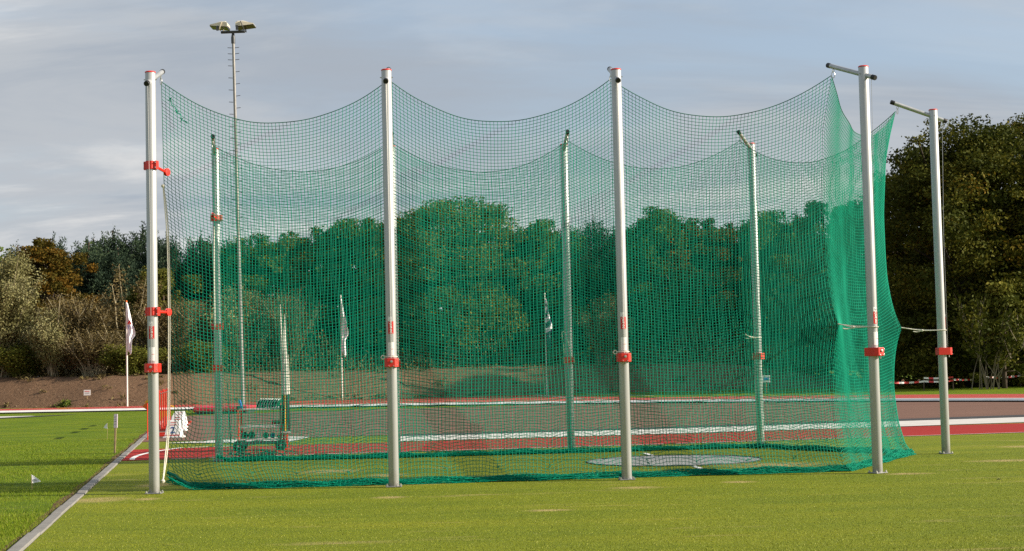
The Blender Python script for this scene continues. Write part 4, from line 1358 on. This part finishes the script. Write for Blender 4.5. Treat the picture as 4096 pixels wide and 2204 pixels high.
# barrier tape on the right
t = thing('barrier_tape', 'red and white barrier tape strung between stakes under the right trees', 'barrier tape')
posts = [(15.6, 66.4), (17.2, 67.0), (18.6, 67.6), (20.6, 69.6), (22.6, 71.2)]
for x, y in posts:
    MB().box((x, y, 0.27), (0.04, 0.04, 0.54)).build('post', 'bark', t, smooth=0)
for a_, b_ in zip(posts[:-1], posts[1:]):
    d = np.array([b_[0] - a_[0], b_[1] - a_[1]])
    nseg = int(np.linalg.norm(d) / 0.22)
    for zt_ in ((0.36, 0.5) if a_[0] == 17.2 else (0.36,)):
        P = []
        for i_ in range(nseg + 1):
            u = i_ / nseg
            z = zt_ - 0.5 * u * (1 - u) * 0.3 + (0.1 * max(0, a_[0] - 17) / 4)
            P += [(a_[0] + d[0] * u, a_[1] + d[1] * u - 0.03, z), (a_[0] + d[0] * u, a_[1] + d[1] * u - 0.03 + 0.02 * math.sin(i_), z + 0.075)]
        for c_, mt in ((0, 'print_white'), (1, 'print_red')):
            F = [(2 * i_, 2 * i_ + 2, 2 * i_ + 3, 2 * i_ + 1) for i_ in range(nseg) if i_ % 2 == c_]
            mb = MB().add(P, F)
            o = mb.build('tape', mt, t, smooth=0)
            o['kind'] = 'stuff'

# small fallen leaf on the turf
o = MB().add([(0, 0, 0.02), (0.03, 0.015, 0.035), (0.06, 0, 0.022), (0.03, -0.02, 0.03), (0.0, 0, 0.016), (0.03, 0.015, 0.031), (0.06, 0, 0.018), (0.03, -0.02, 0.026)], [(0, 1, 2, 3), (7, 6, 5, 4), (0, 4, 5, 1), (1, 5, 6, 2), (2, 6, 7, 3), (3, 7, 4, 0)]).build('fallen_leaf', 'dark_bark', None, smooth=0)
o.location = (5.38, 17.95, 0.0)
tag(o, 'single dark fallen leaf on the turf at the lower right', 'leaf')

# ------------------------------------------------------------------ trees
def leaf_arrays(C_, sz, r, elong=1.5, up=0.0):
    n = len(C_)
    N = r.standard_normal((n, 3))
    N[:, 2] += up
    N /= np.linalg.norm(N, axis=1)[:, None]
    A = np.cross(N, r.standard_normal((n, 3)))
    A /= np.linalg.norm(A, axis=1)[:, None]
    B = np.cross(N, A)
    s = (sz * r.uniform(0.55, 1.35, n))[:, None]
    V = np.stack([C_ - A * s * elong * 0.5, C_ - B * s * 0.42, C_ + A * s * elong * 0.5, C_ + B * s * 0.42], 1)
    return V.reshape(-1, 3), np.arange(4 * n).reshape(-1, 4)

def trunk_mesh(name, H, r0, limbs, seed, mat, lean=0.0, top=0.8):
    r = random.Random(seed)
    b = MB()
    pts = [(lean * H * k / 6 + r.uniform(-0.012, 0.012) * H, r.uniform(-0.012, 0.012) * H, H * top * k / 6 - (0.1 if k == 0 else 0)) for k in range(7)]
    b.tube(pts, [r0 * (1 - 0.13 * k) for k in range(7)], 8)
    for e in limbs:
        f = min(0.95, max(0.2, (e[2] * 0.55) / (H * top)))
        i_ = int(f * 6)
        s = np.array(pts[min(i_, 5)]) + (np.array(pts[min(i_, 5) + 1]) - np.array(pts[min(i_, 5)])) * (f * 6 - i_)
        m_ = (s + np.array(e)) / 2 + np.array([r.uniform(-0.06, 0.06) * H, r.uniform(-0.06, 0.06) * H, 0.05 * H])
        b.tube([s, m_, e], [r0 * 0.4, r0 * 0.25, r0 * 0.07], 5, False)
    me = bpy.data.meshes.new(name)
    me.from_pydata(b.v, [], b.f)
    me.polygons.foreach_set('use_smooth', [True] * len(b.f))
    me.materials.append(M[mat])
    return me

def broadleaf(seed, H, R, base, mat, bark='bark', nleaf=26000, leaf=0.105, ncl=110, lumps=9, pw=0.5, ragged=0.22):
    """Crown of leaf clumps gathered on a few big boughs: uneven outline with gaps."""
    r = np.random.default_rng(seed)
    # clumps hung on a lumpy dome, a third of them deeper inside
    ph1, ph2, ph3 = r.uniform(0, 6.28, 3)
    cl = []
    for k in range(ncl):
        zf = r.random() ** 0.85
        a = r.uniform(0, 2 * math.pi)
        dome = math.sqrt(max(0.0, 1 - (max(0, zf - 0.4) / 0.62) ** 2)) * (0.72 + 0.28 * min(1, zf / 0.4))
        env = 1 + 0.17 * math.sin(3 * a + ph1 + 5 * zf) + 0.12 * math.sin(5 * a + ph2 - 8 * zf) + 0.08 * math.sin(9 * a + ph3 + 13 * zf)
        rr = R * dome * env * (r.uniform(0.78, 1.0) if r.random() < 0.68 else r.uniform(0.15, 0.75))
        zz = base + (H - base) * 0.93 * zf * (1 + 0.06 * math.sin(3 * a + ph2) + (0.05 * math.sin(7 * a + ph3) if ragged > 0.3 else 0))
        sprig = r.random() < ragged
        if sprig:
            rr *= r.uniform(1.02, 1.16)
            zz += R * r.uniform(0.0, 0.16)
        cl.append((rr * math.cos(a), rr * math.sin(a), min(zz, H * 1.02), R * (r.uniform(0.05, 0.08) if sprig else r.uniform(0.1, 0.2))))
    cl = np.array(cl)
    wc = cl[:, 3] ** 2
    ci = r.choice(len(cl), nleaf, p=wc / wc.sum())
    Cc = cl[ci, :3] + r.standard_normal((nleaf, 3)) * 0
    G = np.clip(r.standard_normal((nleaf, 3)), -1.7, 1.7)
    Cc = Cc + G * cl[ci, 3][:, None] * np.array([0.62, 0.62, 0.45])
    ok = Cc[:, 2] > base * 0.5
    Cc, ci = Cc[ok], ci[ok]
    V, Q = leaf_arrays(Cc, leaf, r)
    tone = r.random(len(cl))
    rn = np.clip(0.55 * tone[ci] + 0.45 * r.random(len(Cc)), 0, 1)
    crown = np_mesh('crown', V, Q, mat, rn)
    tr = trunk_mesh('trunk', H, 0.026 * H, [tuple(c_[:3]) for c_ in cl[:26]], seed, bark)
    return [('trunk', tr), ('crown', crown)]

def pine(seed, H, R, nleaf=22000):
    """Whorls of upswept boughs, each ending in upright needle candles, thinning to a spiky leader."""
    r = np.random.default_rng(seed)
    cl = []
    z = H * 0.14
    while z < H * 0.93:
        f = 1 - z / H
        rad_ = R * min(1.0, 0.1 + 1.5 * f ** 0.85) * r.uniform(0.8, 1.1)
        nb_ = 7 if f > 0.35 else (5 if f > 0.15 else 4)
        a0 = r.uniform(0, 6.28)
        for k in range(nb_):
            a = a0 + 2 * math.pi * k / nb_ + r.uniform(-0.25, 0.25)
            for s_ in ((0.35, 0.6, 0.85, 1.05) if f > 0.2 else (0.55, 1.0)):
                q = rad_ * s_ * r.uniform(0.85, 1.1)
                cl.append((q * math.cos(a), q * math.sin(a), z + q * (0.3 + 0.35 * s_) + r.uniform(-0.08, 0.08), r.uniform(0.09, 0.15), r.uniform(0.2, 0.34) * (0.75 + 0.5 * s_)))
        z += H * r.uniform(0.042, 0.06)
    for k in range(6):
        cl.append((0, 0, H * (0.84 + 0.03 * k), 0.05, 0.2))
    cl = np.array(cl)
    wc = cl[:, 3] * cl[:, 4]
    ci = r.choice(len(cl), nleaf, p=wc / wc.sum())
    G = np.clip(r.standard_normal((nleaf, 3)), -1.6, 1.6)
    Cc = cl[ci, :3] + G * np.c_[cl[ci, 3], cl[ci, 3], cl[ci, 4] * 0.8]
    n = nleaf
    D = G * np.array([0.45, 0.45, 0.1]) + np.array([0, 0, 0.8]) + 0.35 * r.standard_normal((n, 3))
    D /= np.linalg.norm(D, axis=1)[:, None]
    B = np.cross(D, r.standard_normal((n, 3)))
    B /= np.linalg.norm(B, axis=1)[:, None]
    s_ = (0.15 * r.uniform(0.6, 1.3, n))[:, None]
    V = np.stack([Cc - D * s_ * 0.5, Cc - B * 0.03, Cc + D * s_ * 0.7, Cc + B * 0.03], 1).reshape(-1, 3)
    tone = r.random(len(cl))
    rn = np.clip(0.5 * tone[ci] + 0.5 * r.random(n), 0, 1)
    crown = np_mesh('crown', V, np.arange(4 * n).reshape(-1, 4), 'leaf_pine', rn)
    tr = trunk_mesh('trunk', H, 0.018 * H, [tuple(c_[:3]) for c_ in cl[::7]], seed, 'bark', 0, 0.98)
    return [('trunk', tr), ('crown', crown)]

def stemmy(seed, H, R, mat, nst, nleaf, leaf=0.1, bark='pale_bark', drop=0.3, stem_r=0.022):
    """Many-stemmed shrub: stems fan from the base, leaves gather on their upper halves."""
    r = np.random.default_rng(seed)
    b = MB()
    Cs = []
    for k in range(nst):
        a = r.uniform(0, 6.28)
        out = R * r.uniform(0.15, 1.0) ** 0.7
        h = H * r.uniform(0.62, 1.0) * (1 - 0.3 * (out / R) ** 2)
        x0, y0 = r.uniform(-0.25, 0.25) * R, r.uniform(-0.25, 0.25) * R
        pts = [(x0 + math.cos(a) * out * t_ ** 1.4 + r.uniform(-0.05, 0.05), y0 + math.sin(a) * out * t_ ** 1.4, h * t_ - (0.1 if t_ == 0 else 0)) for t_ in np.linspace(0, 1, 6)]
        b.tube(pts, [stem_r * (1 - 0.16 * j) for j in range(6)], 4, False)
        P = np.array(pts)
        for q in range(3):
            i_ = int(r.integers(2, 5))
            e = P[i_] + np.array([r.uniform(-0.5, 0.5), r.uniform(-0.5, 0.5), r.uniform(0.3, 0.9)]) * R * 0.5
            b.tube([P[i_], (P[i_] + e) / 2 + [0, 0, -0.05], e], [stem_r * 0.5, stem_r * 0.4, stem_r * 0.2], 3, False)
            tt_ = r.random((nleaf // nst) // 6)
            Cs.append(P[i_] + (e - P[i_]) * tt_[:, None] ** 0.7)
        m_ = nleaf // nst // 2
        tt_ = drop + (1 - drop) * r.random(m_)
        Cs.append(np.stack([np.interp(tt_, np.linspace(0, 1, 6), P[:, j]) for j in range(3)], 1))
    Cc = np.concatenate(Cs)
    Cc = Cc + r.standard_normal(Cc.shape) * np.array([0.13, 0.13, 0.11]) * R ** 0.5
    Cc = Cc[Cc[:, 2] > 0.05]
    V, Q = leaf_arrays(Cc, leaf, r, 1.8)
    rn = np.clip(0.3 + 0.2 * np.sin(Cc[:, 0] * 2 + seed) * np.sin(Cc[:, 2] * 1.7) + 0.5 * r.random(len(Cc)) - 0.1, 0, 1)
    crown = np_mesh('crown', V, Q, mat, rn)
    me = bpy.data.meshes.new('stems')
    me.from_pydata(b.v, [], b.f)
    me.materials.append(M[bark])
    return [('stems', me), ('crown', crown)]

PROTO = {
    'oak_a': broadleaf(11, 9.0, 3.6, 0.9, 'leaf_olive', nleaf=70000, ncl=230),
    'oak_b': broadleaf(12, 8.2, 2.6, 0.8, 'leaf_green', nleaf=42000, lumps=7, ncl=170),
    'oak_c': broadleaf(13, 8.0, 2.4, 0.8, 'leaf_olive', nleaf=44000, lumps=8, ncl=165),
    'rust': broadleaf(14, 7.6, 2.5, 1.2, 'leaf_rust', nleaf=44000, lumps=8, ncl=150),
    'big': broadleaf(15, 12.2, 4.3, 0.7, 'leaf_oak', 'dark_bark', nleaf=110000, leaf=0.105, ncl=420, lumps=15, pw=0.35, ragged=0.42),
    'big2': broadleaf(18, 12.2, 4.2, 0.9, 'leaf_oak', 'dark_bark', nleaf=105000, leaf=0.105, ncl=400, lumps=14, pw=0.35, ragged=0.42),
    'pine_a': pine(21, 8.8, 1.9),
    'pine_b': pine(22, 8.6, 1.6),
    'willow': stemmy(31, 7.4, 2.3, 'leaf_silver', 30, 48000, 0.075, 'pale_bark', 0.12, 0.04),
    'willow_shrub': stemmy(32, 3.9, 1.4, 'leaf_silver', 20, 15000, 0.06, 'pale_bark', 0.3),
    'brown_shrub': stemmy(33, 4.6, 2.2, 'leaf_brown', 80, 24000, 0.06, 'pale_bark', 0.45, 0.034),
    'bare_tree': stemmy(34, 6.4, 1.7, 'leaf_brown', 13, 7000, 0.07, 'pale_bark', 0.45, 0.06),
    'yellow_shrub': stemmy(35, 2.3, 1.4, 'leaf_yellow', 24, 14000, 0.07, 'bark', 0.1, 0.018),
    'bush': broadleaf(16, 4.6, 1.7, 0.3, 'leaf_yellow', nleaf=12000, leaf=0.12, ncl=60, lumps=6),
    'twiggy': stemmy(36, 5.0, 2.2, 'leaf_oak', 16, 2600, 0.11, 'twig', 0.5, 0.03),
}
PH = {'oak_a': 9.0, 'oak_b': 8.2, 'oak_c': 8.0, 'rust': 7.6, 'big': 12.2, 'big2': 12.2, 'pine_a': 8.8, 'pine_b': 8.6, 'willow': 7.4, 'willow_shrub': 3.9, 'brown_shrub': 4.6, 'bare_tree': 6.4, 'yellow_shrub': 2.3, 'bush': 4.6, 'twiggy': 5.0}
KIND = {'oak_a': ('oak_tree', 'tree'), 'oak_b': ('broadleaf_tree', 'tree'), 'oak_c': ('broadleaf_tree', 'tree'), 'rust': ('autumn_tree', 'tree'), 'big': ('oak_tree', 'tree'), 'big2': ('oak_tree', 'tree'), 'pine_a': ('pine_tree', 'tree'), 'pine_b': ('pine_tree', 'tree'), 'willow': ('willow_tree', 'tree'), 'willow_shrub': ('willow_shrub', 'shrub'), 'brown_shrub': ('brown_shrub', 'shrub'), 'bare_tree': ('slender_tree', 'tree'), 'yellow_shrub': ('green_shrub', 'shrub'), 'bush': ('bush', 'shrub'), 'twiggy': ('twiggy_tree', 'tree')}
# proto, x, y, top height above field level, width factor, turn, label
TREES = [
    ('willow', -25.6, 79.0, 8.5, 1.05, 0.3, 'silvery willow at the left edge of the picture'),
    ('willow_shrub', -22.7, 76.6, 5.0, 1.0, 1.2, 'pale silver willow shrub on the bank right of the tall willow'),
    ('rust', -25.2, 86.0, 8.9, 1.05, 0.7, 'rusty brown autumn tree right of the silver willow'),
    ('pine_a', -29.6, 95.0, 9.5, 1.0, 0.4, 'dark pine peeping out above the willow at the left edge'),
    ('pine_b', -27.4, 95.0, 9.9, 1.0, 2.0, 'dark pine behind the rusty autumn tree'),
    ('pine_a', -25.3, 96.0, 9.9, 1.0, 3.1, 'dark pine with a pointed top just right of the rusty tree top'),
    ('pine_a', -23.3, 93.0, 10.1, 1.05, 4.4, 'tall dark pine left of the white flag pole top'),
    ('pine_b', -21.7, 93.5, 10.25, 1.15, 0.9, 'tallest left pine directly beside the near left pole'),
    ('pine_b', -26.4, 91.5, 8.9, 1.0, 1.1, 'lower dark pine right beside the rusty autumn tree'),
    ('pine_b', -24.2, 90.5, 9.2, 1.1, 5.6, 'dark pine above the wide brown shrub'),
    ('pine_a', -22.4, 90.0, 8.8, 1.0, 2.6, 'lower dark pine above the leaning pale stems'),
    ('pine_a', -20.0, 92.0, 9.6, 1.0, 1.9, 'dark pine just right of the near left pole behind the net edge'),
    ('pine_b', -18.2, 93.0, 9.6, 1.1, 2.8, 'dark pine behind the net left of the far left pole'),
    ('pine_a', -16.4, 92.0, 9.3, 1.0, 5.0, 'dark pine behind the net at the floodlight mast'),
    ('bare_tree', -19.3, 79.5, 7.6, 1.1, 0.2, 'slender half bare tree with pale leaning stems behind the white flag'),
    ('brown_shrub', -21.9, 80.0, 5.9, 1.15, 0.5, 'wide brown leafless looking shrub left of the white flag'),
    ('brown_shrub', -17.0, 80.0, 5.6, 1.0, 2.5, 'brown shrub behind the near left pole and net edge'),
    ('oak_c', -18.6, 84.5, 7.4, 0.8, 1.1, 'olive brown tree right behind the near left pole'),
    ('yellow_shrub', -24.3, 76.8, 3.2, 1.1, 0.4, 'yellow green shrub at the left foot of the willow on the bank'),
    ('brown_shrub', -20.6, 78.0, 3.9, 0.9, 1.7, 'low brown shrub below the wide brown shrub'),
    ('yellow_shrub', -18.4, 77.0, 2.9, 1.1, 3.0, 'low green shrub on the bank left of the white flag pole'),
    ('yellow_shrub', -15.3, 78.0, 3.0, 1.2, 4.0, 'low green shrub on the bank just inside the left net edge'),
    ('willow_shrub', -14.0, 81.0, 6.2, 1.3, 0.6, 'pale olive shrub behind the net around the floodlight mast'),
    ('brown_shrub', -11.9, 82.0, 6.0, 1.0, 4.1, 'brown shrub behind the net right of the javelins'),
    ('oak_b', -14.3, 90.0, 9.1, 1.15, 0.0, 'green tree behind the net between mast and javelins'),
    ('oak_c', -12.1, 90.0, 9.5, 1.15, 1.4, 'olive tree behind the net above the javelins'),
    ('oak_b', -9.6, 90.0, 9.9, 1.15, 2.3, 'green tree behind the net above the second flag'),
    ('oak_c', -7.6, 90.5, 10.4, 0.95, 3.6, 'olive tree directly left of the second near pole'),
    ('oak_a', -3.4, 86.5, 10.6, 1.3, 0.9, 'largest round topped tree behind the net right of the second near pole'),
    ('oak_b', -6.3, 88.5, 9.7, 0.9, 5.2, 'green tree half hidden by the second near pole'),
    ('oak_c', -0.5, 89.5, 9.6, 1.0, 0.8, 'olive tree on the right shoulder of the largest round tree'),
    ('oak_b', 1.7, 90.0, 9.6, 1.15, 1.6, 'lower green tree in the dip left of the far middle pole'),
    ('pine_b', 3.3, 91.0, 9.6, 1.0, 0.3, 'dark pine behind the net at the far middle pole'),
    ('pine_a', 4.8, 92.0, 9.95, 1.0, 2.7, 'pointed dark pine between far middle pole and third near pole'),
    ('pine_b', 6.2, 92.0, 9.6, 1.0, 3.9, 'dark pine directly left of the third near pole'),
    ('willow_shrub', 4.8, 83.0, 5.4, 1.1, 2.0, 'pale bush behind the net left of the third near pole'),
    ('oak_b', 8.1, 88.0, 10.0, 0.95, 4.0, 'round green tree behind the net right of the third near pole'),
    ('rust', 10.2, 88.5, 9.4, 1.15, 2.2, 'brownish tree behind the net in the middle of the third bay'),
    ('oak_c', 12.3, 90.0, 9.5, 1.15, 5.0, 'olive tree directly left of the far right pole'),
    ('oak_b', 14.7, 90.0, 9.8, 1.15, 1.0, 'green tree directly right of the far right pole'),
    ('pine_a', 16.2, 90.0, 9.9, 1.0, 3.3, 'dark pine behind the net near its right corner'),
    ('oak_c', 17.3, 84.0, 10.2, 1.2, 2.9, 'olive green tree behind the right corner of the net'),
    ('big', 20.9, 73.5, 12.1, 1.1, 0.4, 'large dark oak filling the gap between the two right poles'),
    ('big2', 24.6, 76.0, 12.5, 1.05, 1.3, 'tallest dark oak behind the rightmost pole'),
    ('big', 27.6, 72.5, 12.0, 1.0, 3.5, 'dark oak at the right edge of the picture'),
    ('big2', 21.5, 82.0, 11.8, 1.0, 4.4, 'dark oak standing behind the first right oak'),
    ('bush', 21.0, 68.3, 4.4, 1.0, 0.5, 'yellow green lit bush low at the right edge'),
    ('twiggy', 20.0, 67.2, 4.8, 1.0, 2.1, 'bare grey branches of a small tree right of the rightmost pole'),
]
used = {}
for kind, x, y, top, wf, turn, lb in TREES:
    if x < 14:
        y = max(y, float(foot_y(x)) + 4.3)
    z0 = bank_z(x, y)
    nm, cat = KIND[kind]
    t = thing(nm, lb, cat, (x, y, z0), turn, 'trees and shrubs behind the track')
    hz = (top - z0) / PH[kind]
    t.scale = (wf, wf, hz)
    for pn, me in PROTO[kind]:
        link_obj(pn, me, t)

# woodland mass behind, and undergrowth along the top of the bank
def leaf_band(name, label, n, sampler, leaf, mat, seed, cat):
    r = np.random.default_rng(seed)
    Cc = sampler(r, n)
    V, Q = leaf_arrays(Cc, leaf, r)
    rn = np.clip(0.5 + 0.3 * np.sin(Cc[:, 0] * 1.3) * np.sin(Cc[:, 2] * 1.9 + Cc[:, 0]) + 0.35 * (r.random(len(Cc)) - 0.5), 0, 1)
    o = link_obj(name, np_mesh(name, V, Q, mat, rn))
    return tag(o, label, cat, kind='stuff')
def s_wood(r, n):
    x = r.uniform(-62, 70, n)
    hx = 8.3 + 0.7 * np.sin(x * 0.9) + 0.8 * np.sin(x * 2.3 + 1) + 0.5 * np.sin(x * 5.1)
    z = hx * r.random(n) ** 0.75
    y = 99 + 4 * r.random(n) + 1.2 * np.sin(x * 1.1 + z * 0.6)
    return np.c_[x, y, z]
leaf_band('woodland', 'dark continuous woodland closing the view behind the single trees', 120000, s_wood, 0.26, 'leaf_green', 41, 'woodland')
def s_under(r, n):
    x = r.uniform(-45, 14, n)
    y = foot_y(x) + 4.8 + 4.5 * r.random(n)
    h = 0.25 + 1.5 * np.abs(np.sin(x * 0.8) * np.sin(x * 0.31 + 2)) + 0.7 * np.abs(np.sin(x * 2.7 + y)) ** 2
    z = 1.3 + h * r.random(n) ** 1.3
    return np.c_[x, y, z]
def s_low(r, n):
    x = r.uniform(-62, 70, n)
    y = 95.5 + 2.5 * r.random(n)
    z = 0.8 + (3.2 + 0.8 * np.sin(x * 1.7)) * r.random(n)
    return np.c_[x, y, z]
leaf_band('thicket', 'dense thicket filling the gaps between the tree trunks', 60000, s_low, 0.3, 'leaf_green', 44, 'undergrowth')
leaf_band('undergrowth', 'low tangled undergrowth along the top of the earth bank', 60000, s_under, 0.085, 'leaf_brown', 42, 'undergrowth')
def s_under2(r, n):
    x = r.uniform(12, 48, n)
    y = np.where(x < 17, 80, 72) + 10 * r.random(n)
    h = 0.7 + 1.1 * np.abs(np.sin(x * 0.9 + 1) * np.sin(x * 0.4)) + 1.2 * (y > 77)
    z = h * r.random(n) ** 1.2
    return np.c_[x, y, z]
leaf_band('hedge_growth', 'dark low growth under the right trees', 30000, s_under2, 0.14, 'leaf_oak', 43, 'undergrowth')

# a birch stem and a weed on the bank
t = thing('birch_stem', 'thin pale bare birch stem on the bank in front of the willow shrub', 'tree', (-22.6, 77.9, 1.3))
MB().tube([(0, 0, -0.2), (-0.06, 0, 0.9), (0.0, 0, 1.8), (0.3, 0, 2.6), (0.36, 0, 3.5), (0.42, 0.02, 4.1)], [0.05, 0.045, 0.04, 0.033, 0.022, 0.01], 7).build('trunk', 'pale_bark', t)
rw = np.random.default_rng(4)
Cw = rw.standard_normal((140, 3)) * np.array([0.16, 0.16, 0.1]) + np.array([0, 0, 0.14])
Vw, Qw = leaf_arrays(Cw, 0.1, rw, 2.0)
o = link_obj('weed', np_mesh('weed', Vw, Qw, 'leaf_green', rw.random(140)))
o.location = (-20.7, 73.2, bank_z(-20.7, 73.2))
tag(o, 'small green weed on the earth bank left of the notice sign', 'plant', kind=None)

Vw, Qw = leaf_arrays(BANK_TUFTS, 0.07, rw, 2.4)
o = link_obj('bank_weeds', np_mesh('bank_weeds', Vw, Qw, 'leaf_brown', rw.random(len(BANK_TUFTS))))
tag(o, 'scattered dry weeds along the foot and top of the earth bank', 'weeds', kind='stuff')
